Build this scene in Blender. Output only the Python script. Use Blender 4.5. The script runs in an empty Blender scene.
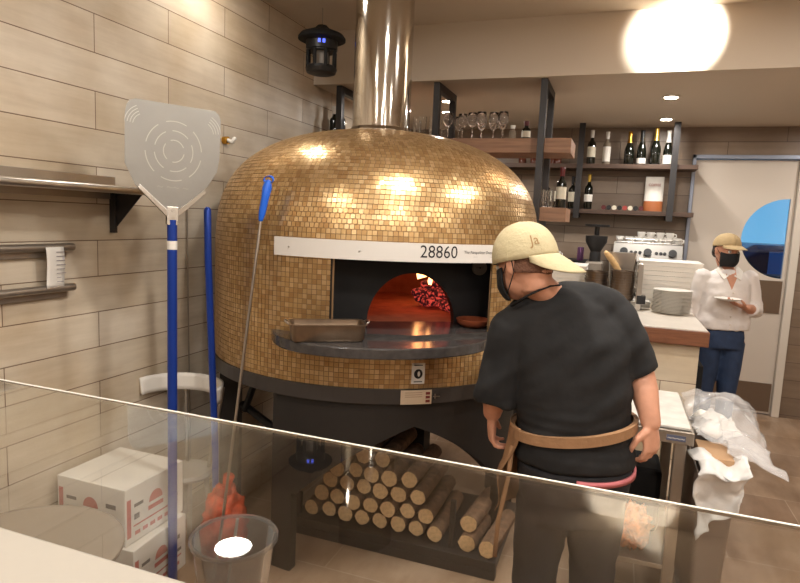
import bpy, math, random
from mathutils import Vector, Matrix, noise
random.seed(7)
S = bpy.context.scene
COL = S.collection
PI = math.pi
sin, cos = math.sin, math.cos

# ---------------------------------------------------------------- camera
CAM = bpy.data.cameras.new('camera'); cam = bpy.data.objects.new('camera', CAM); COL.objects.link(cam)
CAM.sensor_width = 36; CAM.lens = 27.0; CAM.clip_start = 0.02
Rm = Matrix(((0.93894296, -0.08238751, 0.33406349), (0.34121837, 0.09815871, -0.93484485), (0.0442283, 0.99175459, 0.12027756)))
cam.matrix_world = Matrix.Translation((0, 0, 1.62)) @ Rm.to_4x4()
S.camera = cam

# ---------------------------------------------------------------- mesh builder
class MB:
    def __init__(s): s.v = []; s.f = []; s.m = []
    def add(s, vs, fs, mi=0):
        o = len(s.v); s.v += [Vector(v) for v in vs]
        for f in fs: s.f.append([i+o for i in f]); s.m.append(mi)
        return s
    def box(s, x0, x1, y0, y1, z0, z1, mi=0):
        return s.add([(x0,y0,z0),(x1,y0,z0),(x1,y1,z0),(x0,y1,z0),(x0,y0,z1),(x1,y0,z1),(x1,y1,z1),(x0,y1,z1)],
              [(0,3,2,1),(4,5,6,7),(0,1,5,4),(1,2,6,5),(2,3,7,6),(3,0,4,7)], mi)
    def obox(s, c, dims, rot=None, mi=0):
        o = len(s.v); a, b, d = [q/2 for q in dims]; s.box(-a,a,-b,b,-d,d,mi)
        R = rot if rot else Matrix.Identity(3); c = Vector(c)
        for i in range(o, len(s.v)): s.v[i] = R @ s.v[i] + c
        return s
    def rings(s, R, caps=True, mi=0, closed=False):
        n = len(R[0]); o = len(s.v)
        for r in R: s.v += [Vector(p) for p in r]
        K = len(R)
        for k in range(K if closed else K-1):
            for i in range(n):
                j = (i+1) % n; k2 = (k+1) % K
                s.f.append([o+k*n+i, o+k*n+j, o+k2*n+j, o+k2*n+i]); s.m.append(mi)
        if caps and not closed:
            s.f.append([o+i for i in range(n)][::-1]); s.m.append(mi)
            s.f.append([o+(K-1)*n+i for i in range(n)]); s.m.append(mi)
        return s
    def lathe(s, cx, cy, prof, seg=32, caps=True, mi=0, closed=False, a0=0, a1=None):
        R = [[(cx+r*cos(2*PI*i/seg), cy+r*sin(2*PI*i/seg), z) for i in range(seg)] for r, z in prof]
        return s.rings(R, caps, mi, closed)
    def tube(s, pts, rad, seg=12, mi=0, caps=True, flat=None, round_=False):
        pts = [Vector(p) for p in pts]
        if not hasattr(rad, '__len__'): rad = [rad]*len(pts)
        if round_:
            d0 = (pts[0]-pts[1]).normalized(); d1 = (pts[-1]-pts[-2]).normalized()
            a, b = rad[0], rad[-1]
            A = lambda r: r if not hasattr(r, '__len__') else min(r)
            M = lambda r, k: r*k if not hasattr(r, '__len__') else (r[0]*k, r[1]*k)
            pts = [pts[0]+d0*A(a)*.9, pts[0]+d0*A(a)*.55] + pts + [pts[-1]+d1*A(b)*.55, pts[-1]+d1*A(b)*.9]
            rad = [M(a,.35), M(a,.8)] + list(rad) + [M(b,.8), M(b,.35)]
        R = []; up = Vector(flat) if flat else None
        prev = None
        for k, p in enumerate(pts):
            if k == 0: d = pts[1]-pts[0]
            elif k == len(pts)-1: d = pts[-1]-pts[-2]
            else: d = (pts[k+1]-pts[k]).normalized() + (pts[k]-pts[k-1]).normalized()
            if d.length < 1e-9: d = Vector((0,0,1))
            d.normalize()
            ref = up if up is not None else (prev if prev is not None else (Vector((1,0,0)) if abs(d.x) < .8 else Vector((0,1,0))))
            u = ref - d*ref.dot(d)
            if u.length < 1e-6: u = d.orthogonal()
            u.normalize(); prev = u; w = d.cross(u)
            r = rad[k]; a, b = (r, r) if not hasattr(r, '__len__') else r
            R.append([p + u*(a*cos(2*PI*i/seg)) + w*(b*sin(2*PI*i/seg)) for i in range(seg)])
        return s.rings(R, caps, mi)
    def ell(s, c, r, rot=None, seg=20, rn=12, mi=0):
        R = rot if rot else Matrix.Identity(3); c = Vector(c); rows = []
        for k in range(rn+1):
            t = PI*(k+.15)/(rn+.3)
            rows.append([c + R @ Vector((r[0]*sin(t)*cos(2*PI*i/seg), r[1]*sin(t)*sin(2*PI*i/seg), -r[2]*cos(t))) for i in range(seg)])
        return s.rings(rows, True, mi)
    def prism(s, poly, f0, f1, mi=0):
        """poly of 2D points, f0/f1 map (a,b) to the 3D point of the two faces"""
        n = len(poly); A = [f0(a,b) for a,b in poly]; B = [f1(a,b) for a,b in poly]
        fs = [list(range(n))[::-1], [n+i for i in range(n)]] + [(i,(i+1)%n,n+(i+1)%n,n+i) for i in range(n)]
        return s.add(A+B, fs, mi)
    def grid(s, fn, nu, nv, mi=0):
        o = len(s.v)
        for j in range(nv+1):
            for i in range(nu+1): s.v.append(Vector(fn(i/nu, j/nv)))
        for j in range(nv):
            for i in range(nu):
                a = o+j*(nu+1)+i; s.f.append([a,a+1,a+nu+2,a+nu+1]); s.m.append(mi)
        return s
    def xf(s, M):
        s.v = [M @ v for v in s.v]; return s
    def build(s, name, mats, parent=None, smooth=False, bevel=0, solid=0, sub=0, voxel=0, relax=0, auto=None):
        if not isinstance(mats, (list, tuple)): mats = [mats]
        me = bpy.data.meshes.new(name)
        off = root_loc(parent)
        me.from_pydata([tuple(v-off) for v in s.v], [], s.f); me.validate()
        for m in mats: me.materials.append(m)
        if len(me.polygons) == len(s.m): me.polygons.foreach_set('material_index', s.m)
        ob = bpy.data.objects.new(name, me); COL.objects.link(ob)
        if parent is not None: ob.parent = parent
        if not voxel:
            import bmesh
            bm = bmesh.new(); bm.from_mesh(me); bmesh.ops.recalc_face_normals(bm, faces=bm.faces); bm.to_mesh(me); bm.free()
        if voxel:
            rm = ob.modifiers.new('r', 'REMESH'); rm.mode = 'VOXEL'; rm.voxel_size = voxel; rm.adaptivity = 0
            if relax:
                sm = ob.modifiers.new('s', 'SMOOTH'); sm.iterations = relax; sm.factor = .5
            dg = bpy.context.evaluated_depsgraph_get(); dg.update()
            me2 = bpy.data.meshes.new_from_object(ob.evaluated_get(dg)); ob.modifiers.clear(); ob.data = me2; me2.name = name
            me = me2; smooth = True
            if not me.materials:
                for m in mats: me.materials.append(m)
        if solid:
            m = ob.modifiers.new('solid', 'SOLIDIFY'); m.thickness = solid; m.offset = 0
        if sub:
            m = ob.modifiers.new('sub', 'SUBSURF'); m.levels = m.render_levels = sub
        if bevel:
            m = ob.modifiers.new('bev', 'BEVEL'); m.width = bevel; m.segments = 2; m.limit_method = 'ANGLE'; m.angle_limit = .6
        if smooth:
            me.polygons.foreach_set('use_smooth', [True]*len(me.polygons))
            if auto:
                import bmesh
                bm = bmesh.new(); bm.from_mesh(me)
                for e in bm.edges:
                    if len(e.link_faces) == 2 and e.calc_face_angle(0) > auto: e.smooth = False
                bm.to_mesh(me); bm.free()
        me.update()
        return ob

def root_loc(p):
    v = Vector((0,0,0))
    while p is not None: v += p.location; p = p.parent
    return v
def thing(name, label, cat, loc, group=None):
    o = bpy.data.objects.new(name, None); COL.objects.link(o); o.location = loc; o.empty_display_size = .05
    o['label'] = label; o['category'] = cat
    if group: o['group'] = group
    return o
def tag(o, label, cat, group=None, kind=None):
    o['label'] = label; o['category'] = cat
    if group: o['group'] = group
    if kind: o['kind'] = kind
    return o
def struct(o, label=None):
    o['kind'] = 'structure'
    if label: o['label'] = label
    return o
def kids(o): return [c for c in bpy.data.objects if c.parent == o]
def copy_tree(o, parent=None):
    c = o.copy(); COL.objects.link(c)
    if parent is not None: c.parent = parent
    for ch in kids(o): copy_tree(ch, c)
    return c
def dup(o, loc, label=None, rz=None, group=None):
    c = copy_tree(o); c.location = loc
    if rz is not None: c.rotation_euler = (0,0,rz)
    if label: c['label'] = label
    if group: c['group'] = group
    return c
def text_mesh(txt, size, align='CENTER'):
    cu = bpy.data.curves.new('t', 'FONT'); cu.body = txt; cu.size = size; cu.align_x = align; cu.align_y = 'CENTER'
    cu.resolution_u = 3
    ob = bpy.data.objects.new('t', cu); COL.objects.link(ob)
    dg = bpy.context.evaluated_depsgraph_get(); dg.update()
    me = bpy.data.meshes.new_from_object(ob.evaluated_get(dg))
    vs = [v.co.copy() for v in me.vertices]; fs = [list(p.vertices) for p in me.polygons]
    bpy.data.objects.remove(ob); bpy.data.meshes.remove(me); bpy.data.curves.remove(cu)
    return vs, fs

# ---------------------------------------------------------------- materials
def srgb(r, g, b):
    f = lambda c: (c/255/12.92) if c <= 10 else ((c/255+.055)/1.055)**2.4
    return (f(r), f(g), f(b), 1)
def mat(name, col, rough=.5, metal=0, spec=.5, bump=0, bscale=40, var=0, vscale=8, emis=None, estr=0, trans=0, ior=1.45, alpha=1, coat=0, sheen=0, stretch=None, aniso=0, thin=False):
    m = bpy.data.materials.new(name); m.use_nodes = True; nt = m.node_tree; N = nt.nodes; Lk = nt.links
    b = N['Principled BSDF']
    if len(col) == 3: col = (*col, 1)
    b.inputs['Base Color'].default_value = col; b.inputs['Roughness'].default_value = rough
    b.inputs['Metallic'].default_value = metal; b.inputs['IOR'].default_value = ior
    b.inputs['Specular IOR Level'].default_value = spec
    b.inputs['Transmission Weight'].default_value = trans; b.inputs['Alpha'].default_value = alpha
    b.inputs['Coat Weight'].default_value = coat
    if aniso: b.inputs['Anisotropic'].default_value = aniso
    if sheen: b.inputs['Sheen Weight'].default_value = sheen
    if emis: b.inputs['Emission Color'].default_value = (*emis[:3], 1); b.inputs['Emission Strength'].default_value = estr
    if bump or var:
        tc = N.new('ShaderNodeTexCoord'); mp = N.new('ShaderNodeMapping'); Lk.new(tc.outputs['Object'], mp.inputs['Vector'])
        if stretch: mp.inputs['Scale'].default_value = stretch
    if bump:
        n = N.new('ShaderNodeTexNoise'); n.inputs['Scale'].default_value = bscale; n.inputs['Detail'].default_value = 4
        Lk.new(mp.outputs['Vector'], n.inputs['Vector'])
        bp = N.new('ShaderNodeBump'); bp.inputs['Strength'].default_value = bump; bp.inputs['Distance'].default_value = .01
        Lk.new(n.outputs['Fac'], bp.inputs['Height']); Lk.new(bp.outputs['Normal'], b.inputs['Normal'])
    if var:
        n = N.new('ShaderNodeTexNoise'); n.inputs['Scale'].default_value = vscale; n.inputs['Detail'].default_value = 5
        Lk.new(mp.outputs['Vector'], n.inputs['Vector'])
        r = N.new('ShaderNodeValToRGB'); r.color_ramp.elements[0].position = .3; r.color_ramp.elements[1].position = .7
        r.color_ramp.elements[0].color = (col[0]*(1-var), col[1]*(1-var), col[2]*(1-var), 1)
        r.color_ramp.elements[1].color = (min(1,col[0]*(1+var)), min(1,col[1]*(1+var)), min(1,col[2]*(1+var)), 1)
        Lk.new(n.outputs['Fac'], r.inputs['Fac']); Lk.new(r.outputs['Color'], b.inputs['Base Color'])
    return m
def plank_mat(name, axis, c1, c2, mortar, bw=.9, rh=.16, zoff=.026, uoff=0, rough=.45, grain=(1.6, 16), dark=.16, msize=.0022, freq=2, offs=.5):
    m = bpy.data.materials.new(name); m.use_nodes = True; nt = m.node_tree; N = nt.nodes; Lk = nt.links
    b = N['Principled BSDF']; b.inputs['Roughness'].default_value = rough
    tc = N.new('ShaderNodeTexCoord'); sp = N.new('ShaderNodeSeparateXYZ'); Lk.new(tc.outputs['Object'], sp.inputs[0])
    cb = N.new('ShaderNodeCombineXYZ')
    au, av = {'YZ': ('Y','Z'), 'XZ': ('X','Z'), 'XY': ('X','Y')}[axis]
    mu = N.new('ShaderNodeMath'); mu.operation = 'ADD'; mu.inputs[1].default_value = uoff+20; Lk.new(sp.outputs[au], mu.inputs[0])
    mv = N.new('ShaderNodeMath'); mv.operation = 'ADD'; mv.inputs[1].default_value = -zoff + rh*60; Lk.new(sp.outputs[av], mv.inputs[0])
    Lk.new(mu.outputs[0], cb.inputs[0]); Lk.new(mv.outputs[0], cb.inputs[1])
    br = N.new('ShaderNodeTexBrick'); Lk.new(cb.outputs[0], br.inputs['Vector'])
    br.offset = offs; br.offset_frequency = freq
    br.inputs['Scale'].default_value = 1; br.inputs['Brick Width'].default_value = bw; br.inputs['Row Height'].default_value = rh
    br.inputs['Mortar Size'].default_value = msize; br.inputs['Mortar Smooth'].default_value = .1
    br.inputs['Color1'].default_value = c1; br.inputs['Color2'].default_value = c2; br.inputs['Mortar'].default_value = mortar
    # grain
    g = N.new('ShaderNodeVectorMath'); g.operation = 'MULTIPLY'; g.inputs[1].default_value = (grain[0], grain[1], 1); Lk.new(cb.outputs[0], g.inputs[0])
    n = N.new('ShaderNodeTexNoise'); n.inputs['Scale'].default_value = 1; n.inputs['Detail'].default_value = 8; n.inputs['Roughness'].default_value = .65; Lk.new(g.outputs[0], n.inputs['Vector'])
    r = N.new('ShaderNodeValToRGB'); r.color_ramp.elements[0].position = .3; r.color_ramp.elements[1].position = .6
    r.color_ramp.elements[0].color = (1-dark, 1-dark*1.15, 1-dark*1.3, 1); r.color_ramp.elements[1].color = (1,1,1,1)
    Lk.new(n.outputs['Fac'], r.inputs['Fac'])
    n2 = N.new('ShaderNodeTexNoise'); n2.inputs['Scale'].default_value = 2.4; n2.inputs['Detail'].default_value = 6; Lk.new(cb.outputs[0], n2.inputs['Vector'])
    r2 = N.new('ShaderNodeValToRGB'); r2.color_ramp.elements[0].position = .35; r2.color_ramp.elements[1].position = .6
    r2.color_ramp.elements[0].color = (.82,.76,.68,1); r2.color_ramp.elements[1].color = (1,1,1,1); Lk.new(n2.outputs['Fac'], r2.inputs['Fac'])
    mx = N.new('ShaderNodeMix'); mx.data_type = 'RGBA'; mx.blend_type = 'MULTIPLY'; mx.inputs[0].default_value = 1
    Lk.new(br.outputs['Color'], mx.inputs[6]); Lk.new(r.outputs['Color'], mx.inputs[7])
    mx2 = N.new('ShaderNodeMix'); mx2.data_type = 'RGBA'; mx2.blend_type = 'MULTIPLY'; mx2.inputs[0].default_value = 1
    Lk.new(mx.outputs[2], mx2.inputs[6]); Lk.new(r2.outputs['Color'], mx2.inputs[7])
    Lk.new(mx2.outputs[2], b.inputs['Base Color'])
    bp = N.new('ShaderNodeBump'); bp.inputs['Strength'].default_value = .5; bp.inputs['Distance'].default_value = .003; bp.invert = True
    Lk.new(br.outputs['Fac'], bp.inputs['Height']); Lk.new(bp.outputs['Normal'], b.inputs['Normal'])
    return m

M = {}
M['wall_plank'] = plank_mat('cream wood look tile', 'YZ', srgb(222,209,190), srgb(208,193,170), srgb(128,104,84))
M['back_plank'] = plank_mat('taupe wood look tile', 'XZ', srgb(150,132,114), srgb(128,110,94), srgb(80,64,52), uoff=.3)
M['counter_plank'] = plank_mat('counter cream tile', 'XZ', srgb(224,210,188), srgb(214,198,172), srgb(130,104,84), bw=.42, rh=.24, zoff=.0, dark=.1, uoff=.18)
M['floor'] = plank_mat('tan floor tile', 'XY', srgb(178,152,128), srgb(156,130,108), srgb(196,176,156), bw=.9, rh=.45, zoff=.1, uoff=.05, rough=.32, grain=(7, 2.5), dark=.35, msize=.003)
M['paint'] = mat('warm beige paint', srgb(208,194,176), .75, bump=.05, bscale=150)
M['paint_dim'] = mat('dimmed beige paint', srgb(178,160,140), .8, bump=.05, bscale=150)  # same beige paint with the low ceiling's dimness put into the colour; unused
M['white_counter'] = mat('white stone ledge', srgb(160,153,142), .3, var=.05, vscale=3, bump=.03)
M['marble'] = mat('marble top', srgb(222,214,202), .3, var=.08, vscale=5)
M['flour'] = mat('flour dusted marble', srgb(214,208,198), .6, var=.12, vscale=14, bump=.2, bscale=60)
M['wood_edge'] = mat('red brown wood', srgb(122,76,50), .45, var=.3, vscale=6, stretch=(1,1,10), bump=.2)
M['shelf_wood'] = mat('hanging shelf wood', srgb(150,112,86), .55, var=.22, vscale=5, stretch=(1,6,14), bump=.15)
M['dark_wood'] = mat('dark shelf wood', srgb(84,64,52), .55, var=.2, vscale=6, stretch=(1,8,14))
M['black_steel'] = mat('blackened steel', srgb(62,60,60), .45, metal=.6)
M['dark_paint'] = mat('dark grey stand paint', srgb(42,38,35), .5, var=.12, vscale=4)
M['band_paint'] = mat('grey rim paint', srgb(62,56,52), .45, var=.1, vscale=4)
M['stone'] = mat('polished dark granite', srgb(66,62,60), .15, var=.25, vscale=45, spec=.6)
M['steel'] = mat('brushed stainless', srgb(190,184,176), .28, metal=1, bump=.04, bscale=200)
M['steel_dull'] = mat('dull stainless', srgb(168,158,146), .42, metal=.9, var=.1)
M['alu'] = mat('satin aluminium', srgb(150,147,141), .42, metal=.75, var=.05, vscale=6, bump=.08, bscale=30)
M['chimney'] = mat('polished stainless flue', srgb(205,198,188), .1, metal=1, bump=.06, bscale=4, stretch=(1,1,.15))
M['white_band'] = mat('white enamel band', srgb(214,208,200), .35)
M['black'] = mat('black plastic', srgb(26,25,26), .4)
M['matte_black'] = mat('matte black', srgb(20,19,19), .8)
M['iron'] = mat('black iron front', srgb(30,28,28), .55, var=.2)
M['ink'] = mat('black ink', srgb(28,26,28), .6)
M['red_ink'] = mat('red ink', srgb(172,70,62), .6)
M['white'] = mat('white card', srgb(228,222,212), .55)
M['china'] = mat('white china', srgb(232,228,220), .25)
M['blue'] = mat('blue anodised tube', srgb(30,62,150), .3, metal=.35)
M['blue_plastic'] = mat('blue plastic', srgb(32,98,210), .35)
M['glass'] = mat('clear glass', (1,1,1), .0, trans=1, ior=1.45)
M['pane'] = mat('counter glass', (.93,.95,.93), .0, trans=1, ior=1.5)
M['bottle'] = mat('dark green bottle glass', srgb(16,18,12), .08, spec=.8)
M['bottle_clear'] = mat('pale bottle glass', srgb(176,160,140), .08, trans=.5)
M['gold_foil'] = mat('gold foil', srgb(214,178,84), .3, metal=.8)
M['brass'] = mat('brass', srgb(200,150,60), .3, metal=1)
M['cream_label'] = mat('cream paper label', srgb(222,212,190), .6)
M['red_foil'] = mat('dark red foil', srgb(92,30,30), .4)
M['bark'] = mat('log bark', srgb(120,92,70), .9, var=.4, vscale=30, bump=.8, bscale=60)
M['log_end'] = mat('cut log end', srgb(214,178,132), .8, var=.2, vscale=60)
M['carton'] = mat('white printed carton', srgb(226,218,206), .6, var=.03)
M['orange_mesh'] = mat('orange red mesh sack', srgb(196,82,50), .6, var=.35, vscale=30, bump=1, bscale=40)
M['clear_plastic'] = mat('clear plastic', (.97,.97,.97), .05, trans=1, ior=1.12)
M['frosted'] = mat('frosted clear plastic tub', srgb(244,242,238), .12, trans=.9, ior=1.15)
M['film'] = mat('thin white plastic film', srgb(236,232,226), .3, alpha=.8, ior=1.4, bump=.4, bscale=30)
M['clear_film'] = mat('thin clear plastic film', srgb(240,238,236), .12, alpha=.24, ior=1.45, bump=.6, bscale=25)
M['grey_plastic'] = mat('grey plastic', srgb(150,142,134), .5, var=.05)
M['taupe'] = mat('taupe bin', srgb(128,112,100), .5)
M['skin'] = mat('skin', srgb(206,150,122), .5, var=.08, vscale=25, bump=.05, bscale=120)
M['skin_dark'] = mat('tan skin', srgb(196,140,112), .5, var=.06, vscale=25)
M['shirt_black'] = mat('black cotton', srgb(29,28,28), .85, var=.4, vscale=9, bump=.5, bscale=9)
M['shirt_white'] = mat('white cotton', srgb(222,214,208), .8, bump=.8, bscale=14)
M['pants_black'] = mat('charcoal trousers', srgb(34,32,34), .85, var=.3, vscale=20, bump=.5, bscale=12)
M['jeans'] = mat('blue denim', srgb(40,56,84), .8, var=.15, vscale=20, bump=.4, bscale=30)
M['pink'] = mat('pink cotton', srgb(206,120,124), .8)
M['apron'] = mat('tan canvas apron', srgb(152,114,80), .8, var=.12, vscale=12, bump=.4, bscale=40)
M['cap'] = mat('beige cap cotton', srgb(188,174,138), .85, bump=.3, bscale=60, var=.04)
M['cap_dark'] = mat('khaki cap cotton', srgb(176,152,112), .85, bump=.3, bscale=60)
M['mask'] = mat('black mask cloth', srgb(18,18,20), .8, bump=.3, bscale=40)
M['hair'] = mat('dark hair', srgb(40,28,22), .6, bump=.8, bscale=80)
M['eye'] = mat('eye white', srgb(225,220,212), .3)
M['iris'] = mat('dark iris', srgb(30,20,16), .2)
M['terracotta'] = mat('brown wooden plate', srgb(150,78,48), .5, var=.15)
M['board'] = mat('pale wood', srgb(210,172,120), .55, var=.1, stretch=(1,8,8))
M['knob'] = mat('white plastic knob', srgb(230,226,218), .4)
M['lens'] = mat('lamp diffuser', (1,.9,.75), .4, emis=(1,.92,.80), estr=28)
M['globe'] = mat('fill light globe', (1,.95,.85), .4, emis=(1,.95,.89), estr=15)  # emitter of the added fill globes
M['blue_led'] = mat('blue led', (.05,.1,.9), .4, emis=(.1,.15,1), estr=2)
M['door_paint'] = mat('door laminate', srgb(206,194,180), .5)
M['frame_metal'] = mat('blue grey metal frame', srgb(142,148,162), .35, metal=.5)
M['frame_white'] = mat('cream frame', srgb(212,202,188), .5)
M['bronze'] = mat('brown push plate metal', srgb(118,100,84), .35, metal=.6)
M['firebrick'] = mat('fire brick', srgb(150,96,70), .85, var=.25, vscale=12, bump=.4, bscale=20)
# ================================================================ SETTING
XW, XE, YB, YF, ZC, ZL, YS = -2.165, 3.0, 6.1, -3.6, 2.92, 2.555, 4.0
struct(MB().box(XW-.12, XE+.12, YF-.12, YB+.12, -.1, 0).build('floor', M['floor']))
struct(MB().box(XW-.12, XW, YF-.12, YB, 0, ZC+.1).build('wall_left', M['wall_plank']))
struct(MB().box(XE, XE+.12, YF-.12, YB, 0, ZC+.1).build('wall_right', M['paint']))
struct(MB().box(XW, XE, YF-.12, YF, 0, ZC+.1).build('wall_front', M['paint']))
DX0, DX1, DZ = .575, 1.47, 2.31
b = MB().box(XW-.12, DX0, YB, YB+.12, 0, ZC).box(DX1, XE+.12, YB, YB+.12, 0, ZC).box(DX0, DX1, YB, YB+.12, DZ, ZC)
struct(b.build('wall_back', M['back_plank']))
struct(MB().box(XW-.12, XE+.12, YF-.12, YS, ZC, ZC+.1).build('ceiling', M['paint']))
struct(MB().box(XW, XE, YS, YB, ZL, ZC+.1).build('wall_bulkhead', M['paint']))
# door frame and swing door
struct(MB().box(DX0, DX0+.03, YB-.03, YB+.12, 0, DZ).box(DX0, DX1-.05, YB-.03, YB+.12, DZ-.035, DZ).build('trim_1', M['frame_metal'], bevel=.003))
struct(MB().box(DX1-.05, DX1+.012, YB-.03, YB+.12, 0, DZ).build('trim_2', M['frame_white'], bevel=.004))
struct(MB().box(XW, DX0, YB-.012, YB, 0, .09).build('baseboard_back', M['dark_wood']))
d0, d1 = DX0+.033, DX1-.053
door = thing('door_1', 'cream swing door with a half round window and brown push plate', 'door', (d0, YB+.02, 0)); door['kind'] = 'structure'
wc, wr, wx = 1.59, .35, 1.385
poly = [(d0,.01),(wx,.01),(wx,wc-wr)] + [(wx-wr*sin(PI*k/32), wc-wr*cos(PI*k/32)) for k in range(1,32)] + [(wx,wc+wr),(wx,DZ-.04),(d0,DZ-.04)]
b = MB().prism(poly, lambda a,c:(a,YB+.02,c), lambda a,c:(a,YB+.06,c)).box(wx, d1, YB+.02, YB+.06, .01, DZ-.04)
b.build('door_leaf', M['door_paint'], door)
poly = [(wx-.001,wc-wr+.001)] + [(wx-(wr-.001)*sin(PI*k/32), wc-(wr-.001)*cos(PI*k/32)) for k in range(1,32)] + [(wx-.001,wc+wr-.001)]
MB().prism(poly, lambda a,c:(a,YB+.036,c), lambda a,c:(a,YB+.042,c)).build('window_pane', M['glass'], door)
MB().box(1.19, 1.395, YB+.012, YB+.02, .93, 1.22).build('push_plate', M['bronze'], door)
MB().box(d0+.01, d1-.01, YB+.012, YB+.02, .03, .29).build('kick_plate', M['bronze'], door)
# outside beyond the door: a dim street seen through the round window
W = bpy.data.worlds.new('w'); S.world = W; W.use_nodes = True; WN = W.node_tree.nodes; WL = W.node_tree.links
bg = WN['Background']; tc = WN.new('ShaderNodeTexCoord'); sp = WN.new('ShaderNodeSeparateXYZ'); rp = WN.new('ShaderNodeValToRGB')
WL.new(tc.outputs['Generated'], sp.inputs[0]); WL.new(sp.outputs['Z'], rp.inputs['Fac']); WL.new(rp.outputs['Color'], bg.inputs['Color'])
rp.color_ramp.elements[0].position = .0; rp.color_ramp.elements[0].color = (.16,.50,.84,1)
rp.color_ramp.elements[1].position = .3; rp.color_ramp.elements[1].color = (.08,.33,.72,1)
bg.inputs['Strength'].default_value = 1.0
struct(MB().box(-3, 8, YB+.12, 14, -.1, 0).build('floor_street', mat('street asphalt', srgb(52,66,92), .7)))
car = thing('parked_car', 'dark navy vehicle seen through the half round door window', 'car', (2.35, 9.3, 0))
b = MB(); P = [(-1.9,.3),(-1.9,.95),(-1.3,1.12),(-.75,1.5),(.7,1.5),(1.3,1.1),(1.9,1.0),(1.9,.3)]
R = []
for y, k in ((-.85,.94),(-.75,1),(.75,1),(.85,.94)):
    R.append([(2.35+x*k, 9.3+y, .3+(z-.3)*k) for x, z in P])
b.rings(R).build('body', mat('navy car paint', srgb(20,34,64), .25, metal=.3), car, bevel=.03)
for sx in (-1.2, 1.2):
    MB().tube([(2.35+sx, 8.42, .33),(2.35+sx, 8.62, .33)], .33, 24).build('wheel', M['matte_black'], car)
MB().box(1.75, 2.95, 8.44, 8.47, 1.14, 1.42).build('side_window', mat('car window', srgb(90,130,180), .1), car)
pl = MB().obox((1.9, 8.0, 1.15), (.5,.4,.03), Matrix.Rotation(.3,3,'Z')).tube([(1.9,8.0,0),(1.9,8.0,1.15)], .03)
tag(pl.build('patio_table', mat('dark patio table', srgb(24,30,44), .5)), 'small dark table outside behind the half round window', 'table')

# ================================================================ BAR LEDGE + GLASS
ZG = 1.335
ledge = thing('bar_ledge', 'white stone ledge in the lower left foreground', 'counter', (-.2, -.1, 0))
MB().box(XW+.002, XE-.3, -.45, .351, ZG-.045, ZG+.004).build('stone_top', M['white_counter'], ledge, bevel=.004)
MB().box(XW+.002, XE-.3, -.3, .2, 0, ZG-.045).build('front_wall', M['paint'], ledge)
gl = thing('glass_shelf', 'long clear glass counter shelf crossing the whole foreground', 'glass shelf', (-.2, .3, ZG-.06))
MB().box(XW+.004, XE-.3, .352, .667, ZG-.010, ZG).build('glass_pane', M['pane'], gl)
MB().box(XW+.004, XE-.3, .6675, .6705, ZG-.010, ZG+.0005).build('lit_edge_strip', mat('pale lit edge strip', srgb(226,222,208), .25), gl)  # pale strip paints in the light caught along the glass bevel

# ================================================================ OVEN
CX, CY, RO = -1.2446, 3.0912, .8604
rad = math.radians
def cy(th, z, r=RO):
    t = rad(th); return Vector((CX+r*sin(t), CY-r*cos(t), z))
PHI = 33.5; NV = Vector((sin(rad(PHI)), -cos(rad(PHI)), 0)); TV = Vector((cos(rad(PHI)), sin(rad(PHI)), 0))
def nt(n, t, z): return Vector((CX, CY, z)) + NV*n + TV*t
ZF = 1.12; ZB0, ZB1 = 1.445, 1.523; T0, T1 = 9.5, 57.5
oven = thing('pizza_oven', 'large domed pizza oven clad in small gold mosaic tiles, numbered 28860', 'oven', (CX, CY, 0))
# profile by arc length
prof = [(RO, .90), (RO, 1.3916)]
for k in range(1, 400):
    t = PI/2*k/400; prof.append((RO*cos(t)**(2/2.2815), 1.3916+.6795*sin(t)**(2/3.178)))
prof.append((.16, 2.071)); prof = [p for p in prof if p[0] >= .16]
L = [0]
for a, c in zip(prof, prof[1:]): L.append(L[-1]+math.hypot(a[0]-c[0], a[1]-c[1]))
def pl_at(s):
    for k in range(len(L)-1):
        if L[k+1] >= s:
            f = (s-L[k])/max(1e-9, L[k+1]-L[k]); a, c = prof[k], prof[k+1]
            return (a[0]+(c[0]-a[0])*f, a[1]+(c[1]-a[1])*f)
    return prof[-1]
TS = .0215; nrow = int(L[-1]/TS); ts = L[-1]/nrow
b = MB(); g = MB(); cols = []
rt = random.Random(3)
for k in range(nrow):
    (r0, z0), (r1, z1) = pl_at(k*ts), pl_at((k+1)*ts)
    rm, zm = (r0+r1)/2, (z0+z1)/2
    n = max(12, int(2*PI*rm/TS)); dA = 360/n
    nr, nz = (z1-z0), (r0-r1); q = math.hypot(nr, nz); nr, nz = nr/q, nz/q   # outward normal in profile plane
    for i in range(n):
        th = -180+(i+.5)*dA; t0 = th-dA/2; t1 = th+dA/2
        if T0-.5 < th < T1+.5 and ZF-.05 < zm < ZB1-.02: continue
        gp = .0013; dg = math.degrees(gp/rm)
        a0, a1 = t0+dg, t1-dg; f = gp/ts
        cen = cy(th, zm, rm); N3 = Vector((sin(rad(th))*nr, -cos(rad(th))*nr, nz)); U = Vector((cos(rad(th)), sin(rad(th)), 0)); V = N3.cross(U)
        hw = 2*PI*rm/n/2-gp; hh = ts/2-gp
        tx, ty = rt.gauss(0,.018), rt.gauss(0,.018)
        base = cen + N3*.0025
        q4 = []
        for sx, sy in ((-1,-1),(1,-1),(1,1),(-1,1)):
            p = base + U*(sx*hw) + V*(sy*hh) + N3*(sx*hw*tx+sy*hh*ty); q4.append(p)
        lo = [p - N3*.0035 for p in q4]
        b.add(q4+lo, [(0,1,2,3),(4,5,1,0),(5,6,2,1),(6,7,3,2),(7,4,0,3)])
        c = rt.random(); cols += [c]*5
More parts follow.
